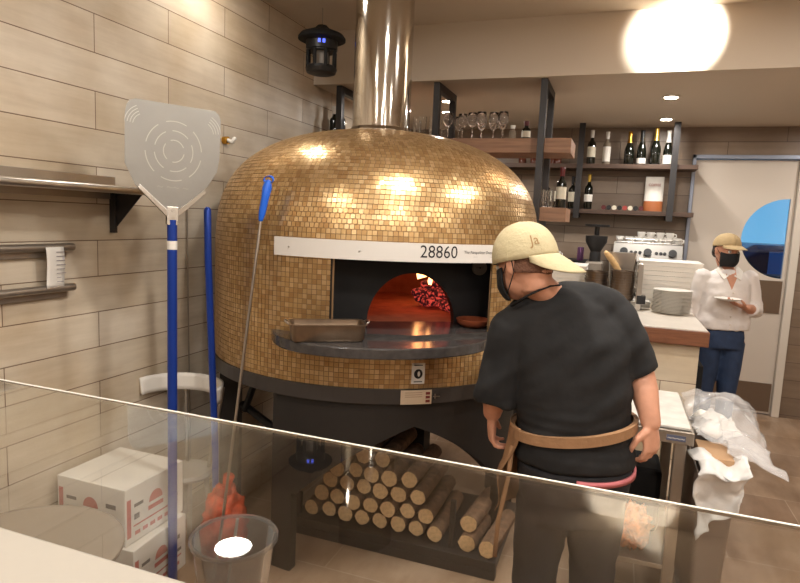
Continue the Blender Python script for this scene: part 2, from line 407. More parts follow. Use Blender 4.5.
# gold tile material driven by a per tile value
mt = bpy.data.materials.new('gold mosaic tile'); mt.use_nodes = True; N = mt.node_tree.nodes; Lk = mt.node_tree.links; pb = N['Principled BSDF']
at = N.new('ShaderNodeAttribute'); at.attribute_name = 'tone'; rp = N.new('ShaderNodeValToRGB')
Lk.new(at.outputs['Fac'], rp.inputs['Fac']); Lk.new(rp.outputs['Color'], pb.inputs['Base Color'])
e = rp.color_ramp.elements; e[0].color = srgb(186,148,100); e[1].color = srgb(220,190,144)
x = e.new(.5); x.color = srgb(204,170,120)
pb.inputs['Metallic'].default_value = .85; pb.inputs['Roughness'].default_value = .31
o = b.build('mosaic_tiles', mt, oven)
if len(o.data.polygons) == len(cols):
    a = o.data.attributes.new('tone', 'FLOAT', 'FACE'); a.data.foreach_set('value', cols)
# grout shell (under the tiles), opened at the mouth
b = MB(); nth = 144
for k in range(len(prof)-1):
    pass
pr = [pl_at(L[-1]*i/60) for i in range(61)]
zs = sorted(set([p[1] for p in pr]+[ZF-.02, ZB1-.01]))
for k in range(len(pr)-1):
    (r0, z0), (r1, z1) = pr[k], pr[k+1]; zm = (z0+z1)/2
    for i in range(nth):
        t0 = -180+i*360/nth; t1 = t0+360/nth
        if T0 < (t0+t1)/2 < T1 and ZF-.03 < zm < ZB1-.03: continue
        b.add([cy(t0,z0,r0),cy(t1,z0,r0),cy(t1,z1,r1),cy(t0,z1,r1)], [(0,1,2,3)])
b.build('grout_shell', mat('brown grout', srgb(150,116,80), .8), oven)
# rim ring below tiles
R = []
for i in range(96):
    t = 360*i/96; R.append([cy(t,.838,RO-.03), cy(t,.838,RO+.012), cy(t,.903,RO+.012), cy(t,.903,RO-.03)])
MB().rings(R, closed=True).build('base_ring', M['band_paint'], oven)
# bottom closing plate
MB().lathe(CX, CY, [(.01,.85),(RO-.03,.85),(RO-.03,.88),(.01,.88)], 64).build('underside', M['dark_paint'], oven)
# white band with number
R = []; nb = 60; TB0, TB1 = -8.4, 75.4
for i in range(nb+1):
    t = TB0+(TB1-TB0)*i/nb; R.append([cy(t,ZB0,RO), cy(t,ZB0,RO+.016), cy(t,ZB1,RO+.016), cy(t,ZB1,RO)])
band = MB().rings(R).build('white_band', M['white_band'], oven)
def wrap(name, txt, size, th, z, m, parent, r=RO+.0168, sx=1.0, align='CENTER'):
    vs, fs = text_mesh(txt, size, align)
    V = [cy(th+math.degrees(v.x*sx/r), z+v.y, r) for v in vs]
    return MB().add(V, fs).build(name, m, parent)
wrap('oven_number', '28860', .074, 38.9, 1.487, M['ink'], band, sx=.93)
wrap('small_lettering', 'The Neapolitan Oven Expert', .0185, 53.3, 1.490, M['ink'], band, sx=.95)
wrap('small_lettering', '- - -', .012, 50.5, 1.472, M['ink'], band)
wrap('small_lettering', '- - -', .012, 56.5, 1.472, M['ink'], band)
for th in (-3.5, 17, 70):
    MB().ell(cy(th,1.482,RO+.0155), (.0045,.0045,.0045)).build('screw', M['steel'], band, smooth=True)
# certification sticker and label
q = MB(); q.grid(lambda u,v: cy(32.8+3.9*u,.925+.09*v,RO+.004), 4, 2); st = q.build('round_mark_sticker', M['white'], oven, solid=.001)
q = MB(); pts = [cy(34.75+math.degrees(.019*cos(2*PI*i/24)/RO), .968+.021*sin(2*PI*i/24), RO+.0052) for i in range(24)]; q.add(pts, [list(range(24))]).build('mark', M['ink'], st)
q = MB(); pts = [cy(34.9+math.degrees(.006*cos(2*PI*i/12)/RO), .968+.012*sin(2*PI*i/12), RO+.0058) for i in range(12)]; q.add(pts, [list(range(12))]).build('mark', M['white'], st)
for z0 in (1.004,.932): MB().grid(lambda u,v: cy(33.5+2.5*u,z0+.004*v,RO+.0056), 3, 1).build('mark', M['ink'], st)
q = MB(); q.grid(lambda u,v: cy(29.8+9*u,.838+.062*v,RO+.0155), 6, 2); lb = q.build('rating_label', mat('cream rating label', srgb(206,184,156), .5), oven, solid=.001)
q = MB()
for i in range(3): q.grid(lambda u,v: cy(31+5*u,.888-.009*i+.002*v,RO+.0166), 4, 1)
q.build('printed_lines', mat('faded print', srgb(150,110,90), .6), lb)
q = MB()
for i in range(3): q.grid(lambda u,v: cy(37+1.3*u,.845+.017*i+.012*v,RO+.0166), 2, 1)
q.build('warning_marks', mat('red black warning', srgb(120,44,36), .6), lb)
q = MB()
q.obox(cy(40.2,.870,RO+.018), (.03,.004,.004), Matrix.Rotation(rad(40),3,'Z')).obox(cy(39.8,.870,RO+.018), (.006,.004,.022), Matrix.Rotation(rad(40),3,'Z'))
q.build('valve_tap', M['steel_dull'], oven)
# mouth: vestibule, arch plate
NP, HW, AR, ATC, ZV = .57, .352, .213, .055, 1.135
HWT = .45
q = MB().prism([(-HW,.80),(0,.866),(HW,.80),(HWT,NP-.04),(-HWT,NP-.04)], lambda a,c: nt(c,a,ZF-.03), lambda a,c: nt(c,a,ZV))
q.build('sill', M['stone'], oven)
q = MB()
q.add([nt(.80,-HW,ZV),nt(.80,-HW,ZB1),nt(NP,-HWT,ZB1),nt(NP,-HWT,ZV)],[(0,1,2,3)])
q.add([nt(.80,HW,ZV),nt(.80,HW,ZB1),nt(NP,HWT,ZB1),nt(NP,HWT,ZV)],[(0,1,2,3)])
q.add([nt(.775,-HW,ZB1-.03),nt(.85,-.12,ZB1-.03),nt(.85,.12,ZB1-.03),nt(.775,HW,ZB1-.03),nt(NP,HWT,ZB1-.03),nt(NP,-HWT,ZB1-.03)],[(0,1,2,3,4,5)])
arc = [(ATC+AR*cos(PI*k/28), ZV+.235*sin(PI*k/28)) for k in range(29)]
poly = [(HWT,ZV)] + arc + [(-HWT,ZV),(-HWT,ZB1),(HWT,ZB1)]
q.prism(poly, lambda a,c: nt(NP,a,c), lambda a,c: nt(NP-.05,a,c))
q.build('mouth_surround', M['iron'], oven)
# thermometer
tp = nt(NP+.004, .378, 1.405)
th_ = MB().tube([tp-NV*.003, tp+NV*.012], .036, 28).build('thermometer', M['steel_dull'], oven, smooth=True, auto=.6)
MB().tube([tp+NV*.0121, tp+NV*.0135], .029, 28).build('dial_face', mat('grey dial', srgb(150,140,130), .4), th_)
q = MB().obox(tp+NV*.0145, (.04,.001,.002), Matrix.Rotation(rad(PHI),3,'Z')).tube([tp+NV*.0135, tp+NV*.016], .004, 8)
q.build('needle', M['ink'], th_)
# fire chamber
q = MB(); NR, NT2 = 14, 48; RC = .63
for j in range(NR):
    for i in range(NT2):
        def P(j,i):
            a = PI/2*j/NR; t = 2*PI*i/NT2; return Vector((CX+RC*cos(a)*cos(t), CY+RC*cos(a)*sin(t), ZV-.012+.46*sin(a)))
        v = [P(j,i),P(j,i+1),P(j+1,i+1),P(j+1,i)]
        c = sum(v, Vector())/4-Vector((CX,CY,0))
        if c.x*NV.x+c.y*NV.y > NP-.05 : continue
        q.add(v, [(0,1,2,3)])
q.build('chamber_dome', M['firebrick'], oven, smooth=True)
MB().lathe(CX, CY, [(.01,ZV-.02),(RC+.01,ZV-.02),(RC+.01,ZV-.002),(.01,ZV-.002)], 48).build('oven_floor', M['firebrick'], oven)
# stand with arched opening
def arch_z(th):
    d = abs(th-35); return .725-.0055*d-.00012*d*d
q = MB(); ths = [-10+ i*1.5 for i in range(61)]
RS = RO-.025
for a, c in zip(ths, ths[1:]):
    def bot(t): return 0 if (t < -2 or t > 72) else max(0, arch_z(t))
    zb = lambda t: bot(t)
    z0, z1 = zb(a), zb(c)
    if (z0 == 0) != (z1 == 0):
        z0 = z1 = 0 if (a+c)/2 < -2 or (a+c)/2 > 72 else max(z0, z1)
    P = [cy(a,z0,RS),cy(c,z1,RS),cy(c,.84,RS),cy(a,.84,RS)]; I = [cy(a,z0,RS-.05),cy(c,z1,RS-.05),cy(c,.84,RS-.05),cy(a,.84,RS-.05)]
    q.add(P+I, [(0,1,2,3),(7,6,5,4),(0,4,5,1),(2,6,7,3),(0,3,7,4),(1,5,6,2)])
q.build('stand_front', M['dark_paint'], oven)
for th in (118, 180, 242, 300):
    q = MB(); 
    P = [[cy(th-8,z,RS),cy(th+8,z,RS),cy(th+8,z,RS-.1),cy(th-8,z,RS-.1)] for z in (0,.84)]
    q.rings(P).build('stand_leg', M['dark_paint'], oven)
q = MB().tube([cy(-52,.60,RS-.12),cy(-18,.60,RS-.12)], .02).tube([cy(-45,.60,RS-.12),cy(-30,.84,RS-.12)], .018)
q.build('stand_brace', M['black'], oven)
# flue
FX = CX-.012
flue = MB().lathe(FX, CY, [(.155,2.03),(.155,ZC-.001)], 64).build('flue', M['chimney'], oven, smooth=True, auto=.6)
MB().lathe(FX, CY, [(.155,2.062),(.172,2.062),(.172,2.078),(.158,2.096),(.155,2.096)], 64, caps=False).build('flue_collar', M['chimney'], oven, smooth=True, auto=.5)
# granite landing shelf
q = MB(); out = []
cc = Vector((-.85, 2.42)); 
def shelf_r(k): 
    return k
poly = []
for k in range(49):
    a = -PI/2 + PI*k/48
    t = -.10+.49*sin(a); n = .60 + .455*abs(cos(a))**(2/2.8)
    poly.append((t, n))
poly = [(-.585,.52)] + poly + [(.385,.52)]
# keep the inner side hugging the oven: clip points inside the shell radius to lie just within it
q.prism(poly, lambda a,c: nt(c,a,ZF-.045), lambda a,c: nt(c,a,ZF))
landing = q.build('landing_shelf', M['stone'], oven, bevel=.006)
# fire: glowing ember logs
em = bpy.data.materials.new('glowing ember'); em.use_nodes = True; N = em.node_tree.nodes; Lk = em.node_tree.links; pb = N['Principled BSDF']
tc = N.new('ShaderNodeTexCoord'); n_ = N.new('ShaderNodeTexNoise'); n_.inputs['Scale'].default_value = 62; n_.inputs['Detail'].default_value = 3; Lk.new(tc.outputs['Object'], n_.inputs['Vector'])
rp = N.new('ShaderNodeValToRGB'); Lk.new(n_.outputs['Fac'], rp.inputs['Fac']); e = rp.color_ramp.elements
e[0].position = .50; e[0].color = (.02,.004,.006,1); e[1].position = .62; e[1].color = (1,.09,.06,1)
Lk.new(rp.outputs['Color'], pb.inputs['Emission Color']); pb.inputs['Emission Strength'].default_value = .8; pb.inputs['Base Color'].default_value = (.05,.02,.02,1); pb.inputs['Roughness'].default_value = .9
fl = mat('flame', (1,.4,.1), .5, emis=(1,.42,.14), estr=7)
rt = random.Random(11); k = 0
def fire_pos(n, t, z): return nt(n, t, z)
for lay, cnt in ((0,6),(1,5),(2,3),(3,1)):
    for i in range(cnt):
        a = fire_pos(.22-.36*rt.random(), .37+.22*((i+.5)/cnt-.5)*(1-.12*lay), ZV+.03+.052*lay)
        d = (TV*rt.uniform(-.6,.6)+NV*rt.uniform(-1,1)).normalized()*rt.uniform(.05,.09); d.z = rt.uniform(-.01,.02)
        o = MB().tube([a-d, a, a+d], [.024,.03,.024], 9, round_=True).build('glowing_log', em, smooth=True)
        tag(o, 'glowing red ember log heaped at the right inside the oven', 'ember', 'glowing embers inside the oven')
fa = fire_pos(.12,.27,ZV+.135)
o = MB().tube([fa, fa+Vector((.01,0,.05)), fa+Vector((.028,.01,.10)), fa+Vector((.05,.01,.135))], [.013,.012,.008,.002], 10).build('flame', fl, smooth=True)
tag(o, 'small pale flame licking above the embers in the oven', 'flame')
fa = fire_pos(-.1,.30,ZV+.15)
o = MB().tube([fa, fa+Vector((-.02,0,.06)), fa+Vector((-.01,.01,.10)), fa+Vector((-.03,.01,.15))], [.04,.035,.02,.002], 10).build('flame', fl, smooth=True)
tag(o, 'low orange flame behind the embers deep in the oven', 'flame')
def lamp(name, kind, loc, energy, color=(1,.84,.66), size=.05, aim=None, ang=None, blend=.5):
    l = bpy.data.lights.new(name, kind); l.energy = energy; l.color = color
    if kind == 'POINT': l.shadow_soft_size = size
    if kind == 'SPOT': l.shadow_soft_size = size; l.spot_size = rad(ang); l.spot_blend = blend
    if kind == 'AREA': l.shape = 'DISK'; l.size = size
    o = bpy.data.objects.new(name, l); COL.objects.link(o); o.location = loc
    if aim is not None: o.rotation_euler = (Vector(aim)-Vector(loc)).to_track_quat('-Z','Y').to_euler()
    return o
lamp('fire_glow', 'POINT', fire_pos(.1,.2,ZV+.32), 2.4, (1,.22,.1), .06)
# ================================================================ LIGHTS
def ceil_light(x, y, z, label, energy, ang=130, vis=.055, group=None, aim=None):
    t = thing('ceiling_light', label, 'ceiling light', (x, y, z), group)
    MB().lathe(x, y, [(vis,z-.001),(vis+.018,z-.001),(vis+.018,z-.010),(vis,z-.010)], 32, caps=False, closed=True).build('trim_ring', M['frame_white'], t, smooth=True, auto=.5)
    MB().lathe(x, y, [(.001,z-.002),(vis,z-.002),(vis,z-.006),(.001,z-.006)], 32).build('diffuser', M['lens'], t)
    lamp('downlight', 'AREA', (x, y, z-.008), energy, (1,.955,.90), size=vis*2)
    return t
room_lights = [(-1.88,2.68,'over the left side of the oven'),(-.35,1.75,'above the cook'),(.75,2.6,'over the prep table'),(-1.3,.5,'above the counter by the left wall'),
    (.45,.3,'above the counter'),(1.9,1.1,'over the right side of the counter'),(-1.0,-1.2,'in the dining room by the left wall'),(.8,-1.3,'in the dining room'),(2.1,-1.2,'in the dining room by the right wall')]
for x, y, d in room_lights:
    ceil_light(x, y, ZC, 'round recessed ceiling downlight '+d, 4 if x < -1.5 else 15 if x < -1.2 and y > 0 else 26, 165, .10, group='recessed lights of the high ceiling')
ceil_light(.266, 4.71, ZL, 'small square bright downlight in the low ceiling, nearer of two', 17, 125, .045)
ceil_light(.298, 5.62, ZL, 'small bright downlight in the low ceiling by the back shelves, farther of two', 9, 125, .045)
ceil_light(-1.34, 4.66, ZL, 'small downlight in the low ceiling seen through the second hanging frame, nearer one', 12, 125, .04)
ceil_light(-1.47, 5.12, ZL, 'small downlight in the low ceiling seen through the second hanging frame, farther one', 10, 125, .04)
ceil_light(1.7, 5.3, ZL, 'downlight in the low ceiling near the swing door', 12, 125, .045)
for i, (x, y, d) in enumerate([(-1.25,-1.9,'near the left wall of the dining room'),(.35,-2.4,'in the middle of the dining room'),(1.9,-.2,'near the right wall of the dining room'),(-.55,-.95,'just behind the bar ledge')]):  # unseen globes added behind the camera to brighten the room and ceiling
    z = 2.25; t = thing('fill_globe', 'unseen globe added for fill light, hanging '+d, 'fill light', (x,y,z))
    MB().ell((x,y,z), (.13,.13,.13), seg=28, rn=16).build('globe_shade', M['globe'], t, smooth=True)
    MB().tube([(x,y,z+.12),(x,y,ZC)], .005, 8).build('cord', M['black'], t)
    MB().tube([(x,y,ZC-.02),(x,y,ZC-.001)], .05, 20).build('ceiling_rose', M['black'], t)
# adjustable spot that washes the bulkhead
sx, sy, sz = .42, 3.35, 2.86
t = thing('spotlight', 'adjustable ceiling spotlight aimed at the bulkhead', 'spotlight', (sx, sy, ZC))
q = MB().tube([(sx,sy,ZC),(sx,sy,sz+.02)], .02).tube([(sx,sy-.05,sz+.02),(sx,sy+.04,sz)], .035, 20)
q.build('spot_head', M['frame_white'], t)
lamp('bulkhead_spot', 'SPOT', (sx-.0, sy+.06, sz-.01), 520, (1,.95,.86), .02, aim=(.245, 4.0, 2.765), ang=50, blend=1)

# insect trap, black, at the corner
t = thing('insect_trap', 'black hat shaped insect trap lamp with small blue light hanging in the corner', 'insect trap', (-1.87, 3.55, 2.50))
x, y = -1.87, 3.55
MB().lathe(x, y, [(.001,2.815),(.03,2.81),(.05,2.79),(.135,2.755),(.150,2.735),(.150,2.722),(.135,2.715),(.001,2.715)], 40).build('hood', M['matte_black'], t, smooth=True, auto=.5)
q = MB().lathe(x, y, [(.10,2.715),(.10,2.66),(.092,2.655),(.092,2.65),(.001,2.65)], 36)
q.build('housing', M['black'], t, smooth=True, auto=.5)
q = MB()
for k in range(8):
    a = 2*PI*k/8; q.tube([(x+.09*cos(a),y+.09*sin(a),2.655),(x+.09*cos(a),y+.09*sin(a),2.545)], .012, 8)
q.build('cage', M['matte_black'], t)
MB().lathe(x, y, [(.001,2.56),(.096,2.56),(.10,2.545),(.092,2.52),(.07,2.512),(.001,2.512)], 36).build('tray', M['black'], t, smooth=True, auto=.5)
MB().lathe(x, y, [(.045,2.56),(.045,2.655)], 24).build('fan_core', M['grey_plastic'], t, smooth=True, auto=.5)
MB().tube([(x,y,2.81),(x,y,ZC-.001)], .0025, 6).build('hanging_wire', M['steel_dull'], t)
d = Vector((.45,-.89,0))
q = MB()
for s_ in (-.014,.014): q.obox(Vector((x,y,2.695))+d*.101+Vector((.89,.45,0))*s_, (.016,.004,.022), Matrix.Rotation(.46,3,'Z'))
q.build('blue_light', M['blue_led'], t)

# brass hook on the left wall
t = thing('wall_hook', 'small brass and white hook fixed to the tiled wall right of the peel blade', 'hook', (XW, 2.95, 2.02))
MB().tube([(XW,2.95,2.02),(XW+.03,2.95,2.02)], .022, 16).build('brass_base', M['brass'], t)
MB().tube([(XW+.03,2.95,2.02),(XW+.055,2.955,2.012),(XW+.065,2.96,2.03)], [.012,.014,.012], 12, round_=True).build('white_tip', M['knob'], t, smooth=True)
o = MB().tube([(XW+.06,2.60,0),(XW+.006,2.63,1.72)], .004, 6).build('thin_rod', M['steel_dull'])
tag(o, 'thin metal rod leaning on the tiled wall behind the aluminium peel', 'rod')

# wall shelf (left), steel with a rounded lip
XS = -1.955; SZ = 1.70; YE = 2.15
t = thing('wall_shelf', 'stainless steel wall shelf on a triangular bracket at upper left', 'shelf', (XW, 1.2, SZ-.02))
q = MB().box(XW+.001, XS, .2, YE, SZ-.018, SZ-.002).box(XW+.001, XW+.006, .2, YE, SZ-.05, SZ+.05)
q.build('shelf_board', M['steel_dull'], t, bevel=.002)
MB().tube([(XS,.2,SZ-.012),(XS,YE,SZ-.012)], .016, 14).build('rolled_lip', M['steel'], t, smooth=True, auto=.6)
for yy in (2.13, .7):
    q = MB().prism([(XW+.002,SZ-.02),(XS-.03,SZ-.02),(XW+.002,SZ-.20)], lambda a,c:(a,yy,c), lambda a,c:(a,yy+.004,c)).box(XW+.001, XW+.03, yy-.012, yy+.004, SZ-.20, SZ-.02)
    q.build('bracket', M['black_steel'], t)
# ticket rails
for zz, lab in ((1.452,'upper grey order ticket rail on the left wall, holding a paper ticket'),(1.285,'lower grey order ticket rail on the left wall')):
    t = thing('ticket_rail', lab, 'ticket rail', (XW, 1.2, zz-.03))
    MB().box(XW+.001, XW+.02, .3, 1.87, zz-.05, zz).build('back_strip', M['steel_dull'], t, bevel=.003)
    MB().tube([(XW+.035,.3,zz-.008),(XW+.035,1.89,zz-.008)], .016, 14).build('grip_tube', M['steel_dull'], t, smooth=True, auto=.6)
q = MB().grid(lambda u,v: (XW+.054+.004*sin(v*5)+.003*cos(u*4), 1.745+.085*u+.004*v, 1.447-.165*v), 4, 10)
o = q.build('paper_ticket', M['white'], solid=.0008, smooth=True); tag(o, 'white paper order ticket clipped to the upper rail', 'ticket')
q = MB(); rt = random.Random(5)
for k in range(8):
    zz = 1.425-.017*k; w = rt.uniform(.02,.045); q.box(XW+.0595,XW+.0600,1.79,1.79+w,zz,zz+.003)
q.build('printed_lines', mat('grey print', srgb(150,140,140), .7), o)

# ================================================================ PEELS
def peel():
    c = Vector((-1.702, 1.985, 0)); t = thing('pizza_peel', 'large aluminium pizza peel standing upright with a blue tube handle and etched round pattern', 'pizza peel', (c.x, c.y, 0))
    u = Vector((.60,.80,0)).normalized(); ti = rad(-1.5); w = Vector((0,0,1)); U = u*cos(ti)+w*sin(ti); Wv = w*cos(ti)-u*sin(ti); n = Vector((u.y,-u.x,0))
    base = c+Vector((0,0,1.60))
    P = lambda a, z, d=0: base+U*a*.85+Wv*z*.917+n*d
    o = [(-.022,0),(.022,0),(.075,.045),(.165,.135),(.205,.20),(.215,.26),(.215,.43),(.205,.455),(.185,.468),(-.17,.468),(-.195,.46),(-.208,.44),(-.215,.40),(-.212,.20),(-.165,.11),(-.075,.04)]
    bl = MB().prism(o, lambda a,z:P(a,z,.0), lambda a,z:P(a,z,.0025)).build('blade', M['alu'], t, bevel=.0008)
    q = MB()
    def arc(r, a0, a1, wd=.004, cx=0, cz=.27):
        n_ = 12
        q.grid(lambda s,v: P(cx+(r+wd*v)*cos(a0+(a1-a0)*s), cz+(r+wd*v)*sin(a0+(a1-a0)*s), .0030), n_, 1)
    for r, g in ((.125,6),(.085,5),(.045,3)):
        for k in range(g): a = 2*PI*k/g+r*9; arc(r, a, a+2*PI/g*.72)
    for k in range(4): arc(.05+.012*k, 2.0, 3.0, .003, -.13, .36)
    for k in range(4): arc(.05+.012*k, .1, 1.1, .003, .13, .36)
    q.build('etched_rings', mat('bright etched aluminium', srgb(192,188,180), .3, metal=.4), bl)
    q = MB()
    vs, fs = text_mesh('~ ~~ ~', .05); q.add([P(v.x, .115+v.y, .0032) for v in vs], fs); q.build('etched_mark', mat('dull etched mark', srgb(165,160,152), .5, metal=.4), bl)
    # fork bracket
    q = MB()
    for s_ in (-1,1):
        q.rings([[P(s_*.02,-.02,.012),P(s_*.02,.012,.012),P(s_*.02,.012,-.008),P(s_*.02,-.02,-.008)],[P(s_*.155,.100,.008),P(s_*.148,.118,.008),P(s_*.148,.118,-.005),P(s_*.155,.100,-.005)]])
    q.rings([[P(-.026,-.05,.016),P(.026,-.05,.016),P(.026,-.05,-.016),P(-.026,-.05,-.016)],[P(-.026,.03,.012),P(.026,.03,.012),P(.026,.03,-.008),P(-.026,.03,-.008)]])
    q.build('fork_bracket', M['steel'], t, bevel=.002)
    for a,z in ((0,.012),(0,-.02),(.09,.062),(-.09,.062)):
        MB().tube([P(a,z,.010),P(a,z,.0155)], .005, 10).build('rivet', M['steel'], t)
    MB().tube([(c.x,c.y,.0),(c.x,c.y,1.575)], .0195, 20).build('handle_tube', M['blue'], t, smooth=True, auto=.6)
    MB().tube([(c.x,c.y,1.455),(c.x,c.y,1.49)], .0202, 20).build('sticker', M['white'], t, smooth=True, auto=.6)
peel()
t = thing('peel_pole', 'thin bright blue pole leaning in the gap between the wall and the oven', 'pole', (-1.71,2.29,0))
MB().tube([(-1.71,2.295,0),(-1.71,2.285,.5),(-1.712,2.255,1.0),(-1.71,2.225,1.40),(-1.71,2.218,1.62)], [.016]*5, 14, round_=True).build('tube', M['blue'], t, smooth=True)
# turning peel with blue grip leaning on the oven
a, m_, e_ = Vector((-1.51,2.02,0.0)), Vector((-1.413,2.185,1.60)), Vector((-1.392,2.20,1.745))
t = thing('turning_peel', 'thin steel rod tool with a blue grip leaning against the oven front', 'peel', (a.x,a.y,0))
MB().tube([a+Vector((0,0,.02)), m_], .0062, 10).build('rod', M['steel'], t, smooth=True, auto=.6)
dd = (e_-m_).normalized()
MB().tube([m_-dd*.01, m_+dd*.02, m_+dd*.08, e_-dd*.02, e_], [.010,.015,.016,.020,.014], 14, round_=True).build('grip', M['blue_plastic'], t, smooth=True)
R = []
for k in range(20):
    q_ = e_+dd*.012+Vector((.022*cos(2*PI*k/20), 0, .016*sin(2*PI*k/20))); R.append([q_+Vector((0,-.006,0)), q_+Vector((.005,0,.003)), q_+Vector((0,.006,0)), q_+Vector((-.005,0,-.003))])
MB().rings(R, closed=True).build('hang_loop', M['blue_plastic'], t, smooth=True)
MB().tube([a+Vector((0,0,.0)), a+Vector((0,0,.03))], .085, 24).build('round_head', M['steel_dull'], t)

# baking tray and plate on the landing shelf
def ray_at(px, py, z):
    v = Rm @ Vector((px-400, 291.5-py, -600)); k = (z-1.62)/v.z; return Vector((v.x*k, v.y*k, z))
tc_ = nt(.866,-.375,ZF); rz = rad(33.5)
M['tray_metal'] = mat('browned steel', srgb(138,118,98), .33, metal=.85, var=.2, vscale=14)
t = thing('roasting_tray', 'deep stainless steel roasting tray resting on the left of the oven shelf', 'tray', tc_)
def rr(hx, hy, r, z, n=5):
    P = []
    for sx, sy, a0 in ((1,1,0),(-1,1,90),(-1,-1,180),(1,-1,270)):
        for k in range(n+1):
            a = rad(a0+90*k/n); P.append((sx*(hx-r)+r*cos(a), sy*(hy-r)+r*sin(a), z))
    return P
MT = Matrix.Translation(tc_) @ Matrix.Rotation(rz, 4, 'Z')
q = MB().rings([rr(.138,.056,.02,.001), rr(.146,.063,.024,.010), rr(.150,.067,.026,.066), rr(.158,.075,.03,.068), rr(.158,.075,.03,.072), rr(.147,.064,.026,.071), rr(.142,.060,.024,.014), rr(.134,.052,.02,.005)], caps=True)
q.xf(MT).build('pan', M['tray_metal'], t, smooth=True, auto=.7)
for s_ in (-1,1):
    q = MB().tube([(s_*.15,-.03,.066),(s_*.166,-.028,.076),(s_*.170,0,.078),(s_*.166,.028,.076),(s_*.15,.03,.066)], .004, 8).xf(MT); q.build('handle', M['steel'], t, smooth=True)
pc = ray_at(479,327,ZF)
pc = nt(.665, .33, ZV); ZD = ZV
q = MB().lathe(pc.x, pc.y, [(.001,ZD+.001),(.05,ZD+.001),(.075,ZD+.02),(.080,ZD+.038),(.075,ZD+.038),(.062,ZD+.022),(.04,ZD+.012),(.001,ZD+.012)], 32)
o = q.build('clay_dish', M['terracotta'], smooth=True, auto=.8); tag(o, 'shallow reddish brown dish on the oven shelf beside the cook', 'dish')

# ================================================================ FIREWOOD
t = thing('firewood_rack', 'low dark rack on the floor under the oven holding the logs', 'rack', (-.95, 2.8, 0))
q = MB().box(-1.45, -.40, 2.56, 2.60, 0, .045).box(-1.45, -.40, 2.56, 3.2, .045, .088)
q.build('base_tray', M['dark_paint'], t, bevel=.004)
q = MB()
for x in (-1.43, -.62): q.box(x-.012, x+.012, 2.60, 2.62, .088, .32 if x>-1 else .20)
q.build('uprights', M['dark_paint'], t)
logs = [(-1.36,.132),(-1.268,.132),(-1.175,.132),(-1.082,.132),(-.989,.132),(-.896,.132),(-.803,.132),(-.705,.132),
 (-1.315,.210),(-1.222,.210),(-1.129,.210),(-1.036,.210),(-.943,.210),(-.850,.210),(-.755,.210),(-1.268,.288),(-1.175,.288),(-1.082,.288),(-.989,.288),(-.896,.288),(-.800,.288),
 (-1.222,.366),(-1.129,.366),(-1.036,.366),(-.943,.366),(-.848,.366),(-1.09,.444),(-.99,.444)]
rt = random.Random(4)
rows = {.132:'in the bottom row',.210:'in the second row',.288:'in the middle row',.366:'in the fourth row',.444:'on the very top'}
byrow = {}
for x,z in logs: byrow.setdefault(z,[]).append(x)
ordn = ['leftmost','second from left','third from left','fourth from left','fifth from left','sixth from left','seventh from left','rightmost']
def make_log(x, y, z, r, ln, lab, grp, ang=0):
    t = thing('firewood_log', lab, 'log', (x, y, z-r), grp)
    R = []; n = 14; ph = [rt.uniform(-.06,.06) for _ in range(n)]
    dx = sin(ang)
    for k in range(4):
        f = k/3; R.append([(x+dx*ln*f+(r*(1+ph[i]))*cos(2*PI*i/n), y+ln*f, z+(r*(1+ph[i]))*sin(2*PI*i/n)) for i in range(n)])
    MB().rings(R).build('bark', M['bark'], t, smooth=True, auto=.7)
    E = [(x+(r*.93*(1+ph[i]))*cos(2*PI*i/n), y-.002, z+(r*.93*(1+ph[i]))*sin(2*PI*i/n)) for i in range(n)]
    E2 = [(a, y+.004, c) for a,_,c in E]
    MB().rings([E,E2]).build('cut_end', M['log_end'], t)
for z, xs in byrow.items():
    for i, x in enumerate(xs):
        od = ordn[i] if i < len(xs)-1 else 'rightmost'
        make_log(x, 2.60+rt.uniform(0,.03), z+rt.uniform(-.002,.002), .0405+rt.uniform(-.002,.002), .42, 'cut firewood log under the oven, %s %s of the stack' % (od, rows[z]), 'firewood logs stacked under the oven')
make_log(-.545, 2.62, .215, .042, .35, 'firewood log lying apart above the right end of the rack', 'loose firewood logs right of the stack', .1)
make_log(-.445, 2.58, .134, .042, .35, 'firewood log with a ragged end low at the right end of the rack', 'loose firewood logs right of the stack', .1)
make_log(-.545, 2.60, .130, .042, .35, 'firewood log under another, just right of the stack', 'loose firewood logs right of the stack', .1)

